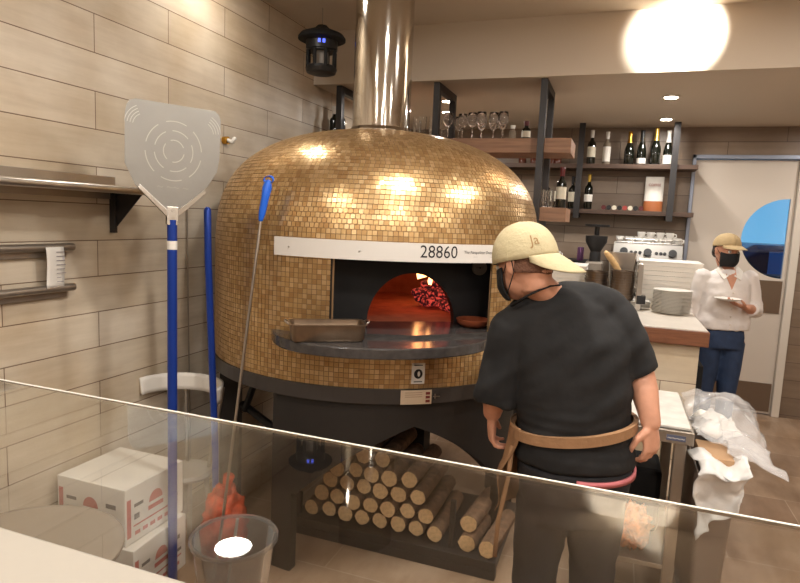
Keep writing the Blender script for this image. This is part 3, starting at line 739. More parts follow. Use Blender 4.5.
# ================================================================ CARTONS, SACK, BUCKET, TUB (floor left)
red_soft = mat('faded red print', srgb(190,104,92), .6)
def carton(x0, y0, z0, wx, wy, h, rz, lab):
    c = Vector((x0+wx/2, y0+wy/2, z0)); t = thing('carton', lab, 'box', c, 'white food cartons stacked by the left wall')
    MT = Matrix.Translation(c) @ Matrix.Rotation(rz, 4, 'Z'); a, b_ = wx/2, wy/2
    bd = MB().box(-a,a,-b_,b_,0,h).xf(MT).build('body', M['carton'], t, bevel=.003)
    MB().box(-.002,.002,-b_,b_,h-.0005,h+.0008).xf(MT).build('lid_seam', mat('seam shade', srgb(186,176,162), .7), bd)
    q = MB(); k_ = MB()
    def art(face):
        # a red dome shaped emblem over two red bars, with small dark marks: front (-Y) and right (+X) faces
        L_ = wx if face == 'f' else wy
        f = (lambda u,z,d=.0008: (u*L_/2, -b_-d, z)) if face == 'f' else (lambda u,z,d=.0008: (a+d, u*L_/2, z))
        R_ = .040
        pts = [f((R_*cos(PI*k/16)+.0)/(L_/2), h*.56+R_*1.1*sin(PI*k/16)) for k in range(17)]; q.add(pts, [list(range(17))])
        q.add([f(-.26,h*.42),f(.26,h*.42),f(.26,h*.50),f(-.26,h*.50)], [(0,1,2,3)])
        q.add([f(-.75,h*.28),f(.80,h*.28),f(.80,h*.31),f(-.75,h*.31)], [(0,1,2,3)])
        q.add([f(-.95,h*.12),f(-.82,h*.12),f(-.82,h*.8),f(-.95,h*.8)], [(0,1,2,3)])
        for i in range(6):
            u0 = -.7+.25*i; q.add([f(u0,h*.12),f(u0+.17,h*.12),f(u0+.17,h*.19),f(u0,h*.19)], [(0,1,2,3)])
        for u0,u1,z0_,z1_ in ((-.72,-.42,.62,.68),(.45,.74,.62,.70),(-.72,-.55,.40,.50),(.6,.8,.38,.44)):
            k_.add([f(u0,h*z0_),f(u1,h*z0_),f(u1,h*z1_),f(u0,h*z1_)], [(0,1,2,3)])
    art('f'); art('r')
    q.xf(MT).build('red_print', red_soft, bd); k_.xf(MT).build('dark_print', mat('grey print', srgb(110,100,94), .6), bd)
carton(-2.12, 1.78, .25, .36, .34, .24, 0, 'white carton with red print, upper of two stacked by the left wall')
carton(-2.085, 1.76, .002, .36, .34, .245, rad(4), 'white carton with red print, lower of the stacked pair')
# red mesh sack
q = MB(); c = Vector((-1.60, 2.21, 0)); 
def blob(q, c, r, seed, amp=.18, sc=6, lowcut=True, sub=(28,18)):
    rows = []; ns, nr = sub
    for k in range(nr+1):
        t_ = PI*(k+.2)/(nr+.4); row = []
        for i in range(ns):
            d = Vector((sin(t_)*cos(2*PI*i/ns), sin(t_)*sin(2*PI*i/ns), -cos(t_)))
            s_ = 1+amp*noise.noise(d*sc+Vector((seed,seed*2,0)))*1.6
            p = Vector((d.x*r[0]*s_, d.y*r[1]*s_, d.z*r[2]*s_)) + Vector(c)
            if lowcut: p.z = max(p.z, c[2]-r[2]*.85)
            row.append(p)
        rows.append(row)
    return q.rings(rows)
blob(q, (c.x,c.y,.17), (.10,.095,.18), 3.1, .22, 4)
t = thing('onion_sack', 'red mesh produce sack slumped on the floor right of the cartons', 'sack', c)
q.build('sack', M['orange_mesh'], t, smooth=True)
MB().tube([(c.x,c.y,.33),(c.x+.01,c.y,.37),(c.x+.03,c.y-.01,.42)], [.045,.018,.026], 12).build('tied_neck', M['orange_mesh'], t, smooth=True)
# clear bucket
bx, by = -1.235, 1.765
t = thing('bucket', 'clear plastic bucket on the floor in front of the oven', 'bucket', (bx,by,0))
zt = .43
MB().lathe(bx, by, [(.098,.004),(.104,.02),(.148,zt),(.160,zt+.004),(.160,zt-.010),(.156,zt-.010),(.157,zt),(.143,zt-.004),(.098,.02),(.001,.016)], 48, caps=True).build('tub', M['frosted'], t, smooth=True, auto=.7)
MB().tube([(bx-.06,by+.02,.10),(bx-.02,by+.05,zt+.04)], .006, 8).build('stirrer', M['grey_plastic'], t)
# grey tub in lower left
t = thing('mixing_tub', 'wide grey translucent round tub at the lower left in front of the cartons', 'tub', (-1.70,1.28,0))
x, y, zt = -1.70, 1.28, .51
MB().lathe(x, y, [(.20,.004),(.215,.02),(.29,zt),(.305,zt),(.305,zt-.014),(.296,zt-.014),(.296,zt-.002),(.285,zt-.004),(.21,.03),(.001,.03)], 56).build('tub', mat('grey translucent plastic', srgb(150,138,124), .22), t, smooth=True, auto=.7)
MB().lathe(x, y, [(.001,zt+.012),(.27,zt+.010),(.300,zt+.002),(.308,zt-.006),(.308,zt+.004),(.30,zt+.012),(.27,zt+.018),(.001,zt+.020)], 56).build('lid', mat('grey lid', srgb(158,144,128), .25), t, smooth=True, auto=.7)
# curved pale stool back beside the peel
t = thing('stool', 'low stool with a pale curved backrest by the wall behind the blue peel handle', 'stool', (-1.90,2.28,0))
q = MB(); cx_, cy_ = -1.94, 2.34
def sb(u, v):
    a = rad(185-190*u); r = .205+.01*v; return (cx_+r*cos(a), cy_+r*sin(a)*.9-.04, .70+.085*v)
q.grid(sb, 28, 4); q.build('backrest', M['white'], t, smooth=True, solid=.012)
for a in (120, 50):
    MB().tube([(cx_+.12*cos(rad(a)), cy_+.12*sin(rad(a)), .30),(cx_+.212*cos(rad(a)), cy_+.17*sin(rad(a)), .74)], .009, 8).build('post', M['steel_dull'], t)
MB().lathe(cx_+.0, cy_+.03, [(.001,.29),(.12,.29),(.13,.305),(.12,.32),(.001,.32)], 32).build('seat', M['grey_plastic'], t, smooth=True, auto=.6)
for a in (45,135,225,315):
    MB().tube([(cx_+.09*cos(rad(a)), cy_+.03+.09*sin(rad(a)), .29),(cx_+.11*cos(rad(a)), cy_+.03+.11*sin(rad(a)), 0)], .012, 8).build('leg', M['steel_dull'], t)
# ================================================================ HANGING SHELF (over the oven)
HX0, HX1 = XW+.01, -.335
t = thing('hanging_shelf', 'two tier wooden bar shelf hung on steel frames behind the oven', 'shelf', (-1.2, 4.28, 1.647))
MB().box(HX0, HX1, 4.10, 4.45, 2.092, 2.187).build('shelf_board', M['shelf_wood'], t, bevel=.003)
MB().box(HX0, HX1, 4.10, 4.45, 1.647, 1.738).build('shelf_board', M['shelf_wood'], t, bevel=.003)
for x in (-1.98, -1.245, -.525):
    q = MB().box(x-.021, x+.021, 4.045, 4.095, 1.60, ZL-.001).box(x-.021, x+.021, 4.455, 4.50, 1.60, ZL-.001).box(x-.021, x+.021, 4.095, 4.455, ZL-.05, ZL-.001).box(x-.021, x+.021, 4.095, 4.455, 1.60, 1.645)
    q.build('hanger_frame', M['black_steel'], t)

# ---------------- glassware
def wine_glass(loc, lab, grp, s=1.0, r=.036):
    x, y, z = loc; t = thing('wine_glass', lab, 'glass', loc, grp)
    P = [(.001,0),(.032,.001),(.030,.003),(.005,.010),(.0035,.05),(.004,.082),(.018,.092),(r*.95,.12),(r,.14),(r*.86,.185),(r*.84,.185),(r*.96,.14),(r*.90,.122),(.014,.097),(.001,.094)]
    MB().lathe(x, y, [(a*s, z+c*s) for a,c in P], 20).build('glass_body', M['glass'], t, smooth=True)
    return t
def tumbler(loc, lab, grp, r=.034, h=.11):
    x, y, z = loc; t = thing('tumbler', lab, 'glass', loc, grp)
    MB().lathe(x, y, [(.001,z),(r*.85,z),(r,z+h),(r*.93,z+h),(r*.8,z+.01),(.001,z+.01)], 20).build('glass_body', M['glass'], t, smooth=True, auto=.8)
    return t
zt = 2.187
g0 = wine_glass((-1.02,4.2,zt), 'x', 'wine glasses on the hanging shelf')
pos = [(-1.02,4.20),(-.95,4.17),(-.87,4.2),(-.80,4.18),(-.98,4.32),(-.90,4.34),(-.83,4.31),(-1.10,4.24),(-1.16,4.36),(-1.19,4.18)]
for i,(x,y) in enumerate(pos):
    l = 'stemmed wine glass in the cluster on the hanging shelf right of the second frame' if x > -1.08 else 'stemmed wine glass beside the second steel frame of the hanging shelf'
    if i == 0: g0['label'] = l
    else: dup(g0, (x,y,zt), l)
f0 = None
for i,(x,y) in enumerate([(-1.30,4.17),(-1.34,4.30),(-1.37,4.16),(-1.43,4.20),(-1.47,4.33),(-1.26,4.33)]):
    l = 'tall straight glass right of the flue on the hanging shelf'
    if f0 is None: f0 = tumbler((x,y,zt), l, 'tall glasses right of the flue', .026, .16)
    else: dup(f0, (x,y,zt), l)

# ---------------- bottles
def bottle(loc, lab, grp=None, h=.30, r=.037, body='bottle', neckm='red_foil', labm='cream_label', lz=(.22,.52), champagne=False):
    x, y, z = loc; t = thing('bottle', lab, 'bottle', loc, grp)
    if champagne: P = [(.001,0),(r*.9,0),(r,.01),(r,.40),(r*.85,.52),(r*.5,.68),(.016,.80),(.014,.94),(.017,.95),(.017,1),(.001,1)]
    else: P = [(.001,0),(r*.95,0),(r,.01),(r,.58),(r*.9,.64),(r*.5,.70),(.014,.74),(.013,.95),(.016,.955),(.016,1),(.001,1)]
    MB().lathe(x, y, [(a, z+(c*h if c > .011 else c)) for a,c in P], 24).build('bottle_body', M[body], t, smooth=True, auto=.8)
    n0 = .66 if champagne else .78
    pr = (r*.58 if champagne else .0152)
    MB().lathe(x, y, [(pr,z+n0*h),(.0178 if champagne else .0155,z+.80*h+.0),(.0175,z+.95*h),(.0185,z+1.002*h),(.001,z+1.004*h)], 20, caps=False).build('neck_foil', M[neckm], t, smooth=True)
    if labm: MB().lathe(x, y, [(r+.0008,z+lz[0]*h),(r+.0008,z+lz[1]*h)], 24, caps=False).build('paper_label', M[labm], t, smooth=True)
    return t
# left end bottles on the hanging shelf (white capped)
for x, l in ((-2.115,'white capped bottle at the far left of the hanging shelf'),(-2.055,'white capped bottle just left of the first hanging frame'),(-1.90,'white capped bottle between the first frame and the flue'),(-1.835,'white capped bottle nearest the flue on its left')):
    bottle((x,4.25,zt), l, None, .26, .034, neckm='white', labm=None)
bottle((-.66,4.3,zt), 'short dark bottle on the hanging shelf between the glasses and the thick post', None, .14, .03, neckm='red_foil', labm='cream_label')
bottle((-.74,4.22,zt), 'small pale jar shaped bottle on the hanging shelf right of the wine glasses', None, .10, .024, body='bottle_clear', neckm='knob', labm=None)
# lower tier of the hanging shelf
zl = 1.738
for x,y,l in ((-.47,4.18,'square based drinking glass at the right end of the lower hanging tier'),(-.445,4.28,'drinking glass at the back right end of the lower hanging tier'),(-.52,4.27,'drinking glass behind the post on the lower hanging tier')):
    tumbler((x,y,zl), l, 'glasses on the lower hanging tier', .034, .12)
bottle((-.385,4.2,zl), 'amber bottle with a pale label at the right end of the lower hanging tier', None, .27, .033, body='bottle', neckm='red_foil')
# ================================================================ BACK WALL SHELVES
for z0, z1, l in ((2.155,2.195,'upper'),(1.745,1.785,'lower')):
    o = MB().box(-1.9, .60, 5.82, YB-.001, z0, z1).build('wall_shelf_board', M['dark_wood'], bevel=.003); tag(o, l+' dark wooden shelf board on the back wall', 'shelf')
for x,l in ((-.385,'left flat black steel upright holding the back wall shelves'),(.405,'right black steel upright at the end of the back wall shelves, catching light')):
    t = thing('shelf_upright', l, 'upright', (x,5.8,1.70))
    MB().box(x-.026, x+.026, 5.795, 5.818, 1.70, ZL-.001).build('post', M['black_steel'], t)
    MB().box(x-.022, x+.022, 5.819, YB-.001, 1.712, 1.742).build('arm', M['black_steel'], t)
u, w = 2.196, 1.786
bottle((-.30,5.95,u), 'dark wine bottle with cream label, first from the left upright on the upper back shelf', None, .315, neckm='knob')
bottle((-.165,5.95,u), 'pale bottle with a tall white label, second on the upper back shelf', None, .30, .034, body='bottle_clear', neckm='knob', lz=(.1,.55), labm='white')
bottle((.03,5.95,u), 'dark champagne bottle with a thin gold brown neck, middle of the upper back shelf', None, .30, .043, neckm='brass', labm=None, champagne=True)
bottle((.135,5.95,u), 'black bottle with a black neck and small white labels on the upper back shelf', None, .31, .040, neckm='black', champagne=True, lz=(.05,.2), labm='white')
bottle((.252,5.95,u), 'dark champagne bottle with a bright gold foil neck on the upper back shelf', None, .33, .044, neckm='gold_foil', labm=None, champagne=True)
bottle((.355,5.97,u), 'dark bottle half hidden by the right upright on the upper back shelf', None, .31, .040, neckm='knob', champagne=True, lz=(.05,.3), labm='white')
bottle((-.295,5.95,w), 'dark wine bottle with white label and gold cap on the lower back shelf', None, .325, neckm='gold_foil', labm='white', lz=(.22,.42))
bottle((-.44,5.95,w), 'dark bottle left of the left upright on the lower back shelf', None, .30, neckm='black')
bottle((-.55,5.95,w), 'dark bottle with a red cap behind the thick hanging post', None, .31)
bottle((-.68,5.95,w), 'dark bottle on the lower back shelf half hidden by the oven dome', None, .28, neckm='black', labm=None)
# small jars upper back shelf left
for x,l,mm in ((-.93,'small white lidded jar on the upper back shelf, leftmost in view above the dome','knob'),(-.82,'small white lidded jar on the upper back shelf, second in view above the dome','knob'),(-.66,'small red capped jar on the upper back shelf above the dome','red_ink'),(-.60,'red capped jar beside the thick post on the upper back shelf','red_ink')):
    t = thing('jar', l, 'jar', (x,5.95,u))
    MB().lathe(x, 5.95, [(.001,u),(.034,u),(.036,u+.01),(.036,u+.05),(.028,u+.06),(.001,u+.06)], 18).build('jar_body', mat('amber jar', srgb(96,50,34), .15), t, smooth=True, auto=.8)
    MB().lathe(x, 5.95, [(.001,u+.06),(.032,u+.06),(.032,u+.078),(.001,u+.078)], 18).build('lid', M[mm], t, smooth=True, auto=.6)
# coffee bag
t = thing('coffee_bag', 'white coffee bag with small red print and orange base on the lower back shelf', 'bag', (.27,5.95,w))
def bag(z0, z1, f0, f1):
    R = []
    for k in range(8):
        f = k/7; z = z0+(z1-z0)*f; g = f0+(f1-f0)*f; hw = .082*(1-.06*g); dp = .045*(1-g**2*.9)+.002
        R.append([(.27+hw*cos(2*PI*i/20)*(1 if abs(cos(2*PI*i/20))>.3 else 1), 5.95+dp*sin(2*PI*i/20), z) for i in range(20)])
    return R
MB().rings(bag(w+.09,w+.31,.3,1)).build('bag_body', M['white'], t, smooth=True, auto=.8)
MB().rings(bag(w+.001,w+.092,0,.3)).build('bag_base', mat('orange brown bag base', srgb(170,100,56), .5), t, smooth=True, auto=.8)
vs, fs = text_mesh('COFFEE', .03); MB().add([(.27+v.x, 5.95-.036, w+.235+v.y) for v in vs], fs).build('red_print', M['red_ink'], t)
# low row of small cans on lower shelf
cols_ = ['red_foil','black','cream_label','iron','red_ink','cream_label','black','red_foil']
for i in range(8):
    x = -.15+.046*i; z = w
    o = MB().tube([(x,5.88,z+.022),(x,5.97,z+.022)], .021, 14).build('small_tin', M[cols_[i]], smooth=True, auto=.6)
    tag(o, ['small dark red tin lying on the lower back shelf, leftmost of the row','black tin second in the row of tins','cream tin third in the row of tins','charcoal tin left of the middle of the row of tins','bright red tin in the middle of the row of tins','cream tin right of the bright red tin','black tin second from the coffee bag','dark red tin next to the coffee bag'][i], 'tin', 'small tins on the lower back shelf')
# ================================================================ BACK BAR: counter, machine, grinder
t = thing('back_counter', 'low cabinet counter along the back wall under the espresso machine', 'counter', (-.6,5.7,0))
MB().box(-1.95, .56, 5.42, YB-.013, 0, 1.02).build('cabinet', M['dark_wood'], t)
MB().box(-1.96, .57, 5.40, YB-.013, 1.02, 1.06).build('worktop', M['black'], t, bevel=.004)
t = thing('undercounter_cooler', 'black box shaped machine with a flat top left of the coffee grinder', 'machine', (-.62,5.62,1.06))
MB().box(-1.2, -.16, 5.45, 5.85, 1.061, 1.30).build('body', M['black'], t, bevel=.01)
MB().box(-1.21, -.15, 5.44, 5.86, 1.30, 1.325).build('top_lid', M['iron'], t, bevel=.004)
# espresso machine
ex0, ex1 = -.03, .52
t = thing('espresso_machine', 'stainless espresso machine with round black knobs on its sloping panel', 'coffee machine', (.25,5.7,1.06))
q = MB().box(ex0+.03, ex1-.03, 5.60, 5.95, 1.12, 1.34).box(ex0, ex1, 5.50, 5.97, 1.075, 1.13)
q.build('body', M['steel_dull'], t, bevel=.006)
pf = lambda y0: [(y0+.0,1.345),(y0+.06,1.50),(5.98,1.50),(5.98,1.345)]
q = MB(); P = pf(5.50); q.rings([[(ex0,y,z) for y,z in P],[(ex1,y,z) for y,z in P]]); pan = q.build('control_panel', mat('grey steel panel', srgb(150,146,140), .4, metal=.7), t, bevel=.004)
slope = math.atan2(.06,.155); nrm = Vector((0,-cos(slope),sin(slope)))
def onp(x, f): return Vector((x, 5.50+.06*f, 1.345+.155*f))
for x in (.055,.245,.44):
    c = onp(x,.5); MB().tube([c, c+nrm*.03], .032, 22).build('round_knob', M['black'], pan, smooth=True, auto=.6)
q = MB()
for x in (.115,.15,.185,.315,.35,.38):
    c = onp(x,.5); q.tube([c, c+nrm*.006], .014, 14)
q.build('buttons', M['iron'], pan, smooth=True, auto=.6)
for x in (.12,.36):
    q = MB().tube([(x,5.56,1.345),(x,5.56,1.30)], .035, 18).tube([(x,5.56,1.30),(x,5.42,1.285)], [.014,.016], 10); q.build('portafilter', M['black'], t)
q = MB().tube([(ex0+.01,5.56,1.507),(ex1-.01,5.56,1.507)], .006, 8).tube([(ex0+.02,5.56,1.535),(ex1-.02,5.56,1.535)], .004, 8)
q.build('cup_rail', M['steel'], t)
for sx_ in (ex0+.04, ex1-.04):
    for yy in (5.55, 5.92): MB().tube([(sx_,yy,1.06),(sx_,yy,1.078)], .018, 10).build('foot', M['black'], t)
# cups on the machine
def cup(loc, lab, grp, r=.034, h=.055):
    x,y,z = loc; t = thing('coffee_cup', lab, 'cup', loc, grp)
    MB().lathe(x, y, [(.001,z),(r*.6,z),(r*.95,z+h*.5),(r,z+h),(r*.92,z+h),(r*.85,z+h*.5),(r*.5,z+.006),(.001,z+.006)], 20).build('cup_bowl', M['china'], t, smooth=True, auto=.8)
    R = [];
    MB().tube([(x+r*.9,y-.0,z+h*.8),(x+r*1.45,y,z+h*.75),(x+r*1.5,y,z+h*.4),(x+r*.85,y,z+h*.25)], .0045, 8).build('cup_handle', M['china'], t, smooth=True)
    return t
c0 = None; names = ['leftmost','second from left','third from left','fourth from left','fifth from left','second from right','rightmost']
for i in range(7):
    loc = (ex0+.045+.077*i, 5.62, 1.501); l = 'white cup in the front row on the espresso machine, %s' % names[i]
    if c0 is None: c0 = cup(loc, l, 'white cups on the espresso machine')
    else: dup(c0, loc, l)
for i in range(5):
    dup(c0, (ex0+.20+.078*i, 5.75, 1.501), 'white cup in the back row on the espresso machine, %s' % ['leftmost','second from left','in the middle','second from right','rightmost'][i])
for i in range(4):
    dup(c0, (ex0+.22+.078*i, 5.75, 1.545), 'white cup stacked on another in the back row, %s of four' % ['leftmost','second','third','rightmost'][i])
# grinder
gx, gy = -.165, 5.62
gx = -.09
gx, gy = -.17, 5.30
t = thing('coffee_grinder', 'coffee grinder with a dark conical bean hopper left of the espresso machine', 'grinder', (gx,5.30,1.05))
MB().box(gx-.07, gx+.07, gy-.09, gy+.13, 1.053, 1.34).build('body', M['steel_dull'], t, bevel=.015)
MB().lathe(gx, gy, [(.001,1.335),(.045,1.335),(.045,1.40),(.04,1.42),(.085,1.50),(.088,1.55),(.001,1.555)], 28).build('bean_hopper', M['iron'], t, smooth=True, auto=.7)
MB().lathe(gx, gy, [(.001,1.556),(.02,1.556),(.02,1.625),(.10,1.63),(.10,1.645),(.001,1.648)], 28).build('hopper_lid', M['black'], t, smooth=True, auto=.7)
o = MB().lathe(-.30, 5.5, [(.001,1.326),(.026,1.326),(.028,1.335),(.028,1.435),(.022,1.445),(.001,1.445)], 20).build('drink_can', mat('purple can', srgb(110,72,110), .3, metal=.4), smooth=True, auto=.6); tag(o, 'small purple can on the black machine left of the grinder', 'can')
cp = cup((-.50,5.5,1.326), 'white cup standing alone on the black machine at left', None, .032, .07)
# ================================================================ PASS COUNTER (middle)
t = thing('pass_counter', 'tiled pass counter with a thick red brown wooden top edge behind the cook', 'counter', (-.3,4.5,0))
MB().box(-.64, .505, 3.88, 5.14, 0, .955).build('tiled_base', M['counter_plank'], t)
MB().box(-.68, .545, 3.83, 5.18, .956, 1.044).build('wooden_edge', M['wood_edge'], t, bevel=.004)
MB().box(-.67, .535, 3.842, 5.17, 1.044, 1.052).build('white_top', M['marble'], t, bevel=.002)
o = MB().box(.512, .56, 4.05, 4.45, 0, .80).build('dark_side_panel', M['matte_black'], bevel=.005); tag(o, 'narrow dark upright panel against the right end of the pass counter', 'panel')
zc = 1.0525
def plate(loc, lab, grp, r=.12):
    x,y,z = loc; o = MB().lathe(x, y, [(.001,z),(r*.55,z),(r*.62,z+.004),(r*.98,z+.013),(r,z+.0165),(r*.97,z+.0165),(r*.6,z+.008),(.001,z+.006)], 40).build('plate', M['china'], smooth=True, auto=.9)
    return tag(o, lab, 'plate', grp)
rt = random.Random(9)
p0 = None; n = 17
for i in range(n):
    l = 'white round plate in the front stack on the pass counter, ' + ('topmost' if i == n-1 else 'bottommost' if i == 0 else 'between its top and bottom')
    me = None
    if p0 is None: p0 = plate((0,0,0), l, 'round white plates stacked on the pass counter', .125); p0.location = (.385,4.52,zc)
    else:
        o = p0.copy(); COL.objects.link(o); o.location = (.385+rt.uniform(-.003,.003), 4.52+rt.uniform(-.003,.003), zc+i*.0093); o['label'] = l
for i in range(6):
    o = p0.copy(); COL.objects.link(o); o.location = (.13+rt.uniform(-.003,.003), 4.62, zc+i*.0093); o['group'] = 'low stack of plates left of the round plates'
    o['label'] = 'white plate in the low stack left of the tall plate stack, ' + ('topmost' if i == 5 else 'under the top one')
def pbox(loc, lab, grp, rz=0, w=.42, h=.034):
    t = thing('pizza_box', lab, 'box', loc, grp)
    x,y,z = loc; 
    q = MB().obox((x,y,z+h/2-.002), (w,w,h-.004)); a = q.build('tray', M['carton'], t)
    MB().obox((x,y-.0,z+h-.004), (w+.008,w+.008,.006)).build('lid', M['white'], t)
    return t
b0 = None; n = 10
for i in range(n):
    l = 'flat white box in the tall stack behind the plates, ' + ('topmost' if i == n-1 else 'bottommost' if i == 0 else 'in its middle')
    if b0 is None: b0 = pbox((.375,4.92,zc), l, 'flat white boxes stacked right of the steel container')
    else: dup(b0, (.375+rt.uniform(-.006,.006), 4.92+rt.uniform(-.004,.004), zc+i*.0345), l, rt.uniform(-.02,.02))
for i in range(8):
    l = 'flat white box in the stack left of the metal pans, ' + ('topmost' if i == 7 else 'below the top')
    dup(b0, (-.42+rt.uniform(-.006,.006), 4.90, zc+i*.0345), l, rt.uniform(-.02,.02), 'flat white boxes stacked left of the metal pans')
# steel container with wooden handled tool
t = thing('steel_container', 'tall square stainless container holding a wooden handle behind the stacked pans', 'container', (.04,4.95,zc))
q = MB().rings([rr(.075,.075,.02,zc), rr(.10,.09,.02,1.44), rr(.093,.083,.018,1.44), rr(.07,.07,.018,zc+.01)]).xf(Matrix.Translation((.045,4.86,0)))
q.build('container_body', M['steel'], t, smooth=True, auto=.7)
o = MB().tube([(.06,4.80,1.23),(.0,4.72,1.345),(-.055,4.66,1.42),(-.075,4.64,1.44)], [(.02,.03),(.022,.034),(.02,.03),(.015,.02)], 14, round_=True).build('wooden_paddle', M['board'], smooth=True)
tag(o, 'pale curved wooden paddle leaning over the dark stacked pans', 'paddle')
def panr(loc, lab, grp, r, h=.03):
    x,y,z = loc; o = MB().lathe(x, y, [(.001,z),(r*.92,z),(r*.95,z+h-.004),(r,z+h-.004),(r,z+h),(r*.91,z+h),(r*.88,z+.004),(.001,z+.004)], 32).build('round_pan', M['pan_metal'], smooth=True, auto=.7)
    return tag(o, lab, 'pan', grp)
M['pan_metal'] = mat('used dark steel pan', srgb(112,98,86), .35, metal=.8)
q0 = None; 
for i in range(14):
    l = 'dark round steel pan in the taller stack on the pass counter, ' + ('topmost' if i == 13 else 'bottommost' if i == 0 else 'mid stack')
    if q0 is None: q0 = panr((0,0,0), l, 'dark round pans in the right stack', .083); q0.location = (.055,4.55,zc)
    else:
        o = q0.copy(); COL.objects.link(o); o.location = (.055+rt.uniform(-.004,.004),4.55+rt.uniform(-.004,.004),zc+i*.0185); o['label'] = l
for i in range(13):
    o = q0.copy(); COL.objects.link(o); o.location = (-.125+rt.uniform(-.004,.004),4.62+rt.uniform(-.004,.004),zc+i*.0185); o['group'] = 'dark round pans in the left stack'
    o['label'] = 'dark round steel pan in the left stack on the pass counter, ' + ('topmost' if i == 12 else 'bottommost' if i == 0 else 'mid stack')
t = thing('steel_divider', 'narrow upright stainless stand right of the stacked pans', 'stand', (.16,4.52,zc))
MB().box(.150, .185, 4.50, 4.56, zc, 1.38).build('post', M['steel'], t, bevel=.003)
MB().box(.155, .215, 4.49, 4.57, 1.10, 1.16).build('black_clip', M['black'], t, bevel=.004)
o = MB().obox((-.30,4.28,1.20), (.26,.20,.05)).build('cutting_board', M['board'], bevel=.004)
t = tag(o, 'pale wooden board block on the pass counter just over the shoulder of the cook', 'board')
o = MB().box(-.42,-.18,4.19,4.37,zc,1.174).build('wooden_crate', M['board'], bevel=.004); tag(o, 'wooden crate under the pale board on the pass counter', 'crate')

# ================================================================ PREP TABLE (right of the cook)
px0, px1, py0, py1, pz = .03, .345, 2.53, 3.11, .85
t = thing('prep_table', 'stainless prep table with a flour dusted pale marble top beside the cook', 'table', (.19,2.8,0))
MB().box(px0, px1-.012, py0+.02, py1, pz-.012, pz).build('marble_top', M['flour'], t, bevel=.003)
MB().box(px0, px1, py0, py1, pz-.065, pz-.013).build('top_frame', M['steel_dull'], t, bevel=.003)
q = MB().box(.245, .315, py0-.002, py0, pz-.052, pz-.03); lp = q.build('maker_label', mat('blue grey label', srgb(96,100,120), .4), t)
vs, fs = text_mesh('~~~~', .03); MB().add([(.28+v.x*.9, py0-.0025, pz-.041+v.y) for v in vs], fs).build('label_marks', M['white'], lp)
for x in (px0+.025, px1-.045):
    for y in (py0+.03, py1-.03): MB().box(x-.022, x+.022, y-.022, y+.022, 0, pz-.065).build('leg', M['steel_dull'], t, bevel=.003)
MB().box(px0-.0, px1-.02, py0+.01, py1-.01, .24, .262).build('lower_shelf', M['steel_dull'], t, bevel=.003)
# orange produce bag on the lower shelf
q = MB(); blob(q, (.155,2.66,.262+.08), (.075,.09,.095), 8.2, .3, 5)
tag(q.build('produce_bag', mat('orange net', srgb(206,120,62), .6, var=.4, vscale=40, bump=1, bscale=50), smooth=True), 'orange net bag of produce on the lower shelf of the prep table', 'bag')
# dark ingredient tubs beneath
o = MB().box(.06,.27,2.80,3.05,.262,.56).build('storage_tub', M['matte_black'], bevel=.02); tag(o, 'black storage tub at the back of the prep table lower shelf', 'tub')
# ================================================================ BIN WITH BAGS
t = thing('waste_bin', 'slim taupe bin with a white liner folded over its top, right of the prep table', 'bin', (.44,2.72,0))
q = MB().rings([rr(.048,.27,.02,.0), rr(.068,.33,.025,.70), rr(.062,.324,.022,.70), rr(.045,.26,.02,.02)]).xf(Matrix.Translation((.43,2.78,0)))
q.build('bin_body', M['taupe'], t, smooth=True, auto=.7)
def sheet(fn, nu, nv, seed, amp, sc, m, name, parent=None, solid=.0015):
    def F(u, v):
        p = Vector(fn(u, v)); d = noise.noise_vector(p*sc+Vector((seed,0,0)))*amp + noise.noise_vector(p*sc*3+Vector((0,seed,0)))*amp*.4
        return p+d
    return MB().grid(F, nu, nv).build(name, m, parent, solid=solid, smooth=True)
def liner(u, v):
    # front of the bin: over the rim and hanging down to a crumpled tail
    s = v; x = .355+.17*u*(1-.25*max(0,s-.5))
    z = .74 if s < .3 else .74-(.10+.20*(1-u)**1.5)*(s-.3)/.7; y = 2.62-.22*min(1, s/.3) if s < .3 else 2.40-.03*sin(s*6)
    return (x+.03*(s-.5)*(.5-u), y, z+.02*sin(u*7))
sheet(liner, 26, 30, 2.0, .03, 9, M['film'], 'liner', t)
t2 = thing('plastic_bag', 'crumpled clear plastic bag lying over the bin with its corner sticking out to the right', 'bag', (.50,2.95,.74))
def cb(u, v):
    return (.36+.28*u+.05*v*u, 2.62+.66*v, .79+.10*sin(PI*u)*sin(PI*v)-.05*u*u+.03*v)
sheet(cb, 26, 30, 5.0, .035, 8, M['clear_film'], 'film_sheet', t2)
def cb2(u, v):
    return (.47+.20*u, 2.55+.30*v-.05*u, .78-.06*u+.02*sin(9*v))
sheet(cb2, 14, 18, 9.0, .02, 9, M['clear_film'], 'film_corner', t2)
def pp(u, v): return (.37+.17*u, 2.74+.28*v, .775+.045*sin(PI*u)*sin(PI*v))
o = sheet(pp, 20, 20, 13., .05, 14, M['white'], 'crumpled_paper'); tag(o, 'crumpled white paper inside the clear bag on top of the bin', 'paper')
q = MB().box(.375,.49,2.52,2.73,.715,.755); tag(q.build('cardboard_flap', mat('cardboard', srgb(176,140,104), .8), bevel=.003), 'brown cardboard piece lying on the bin front below the clear bag', 'cardboard')
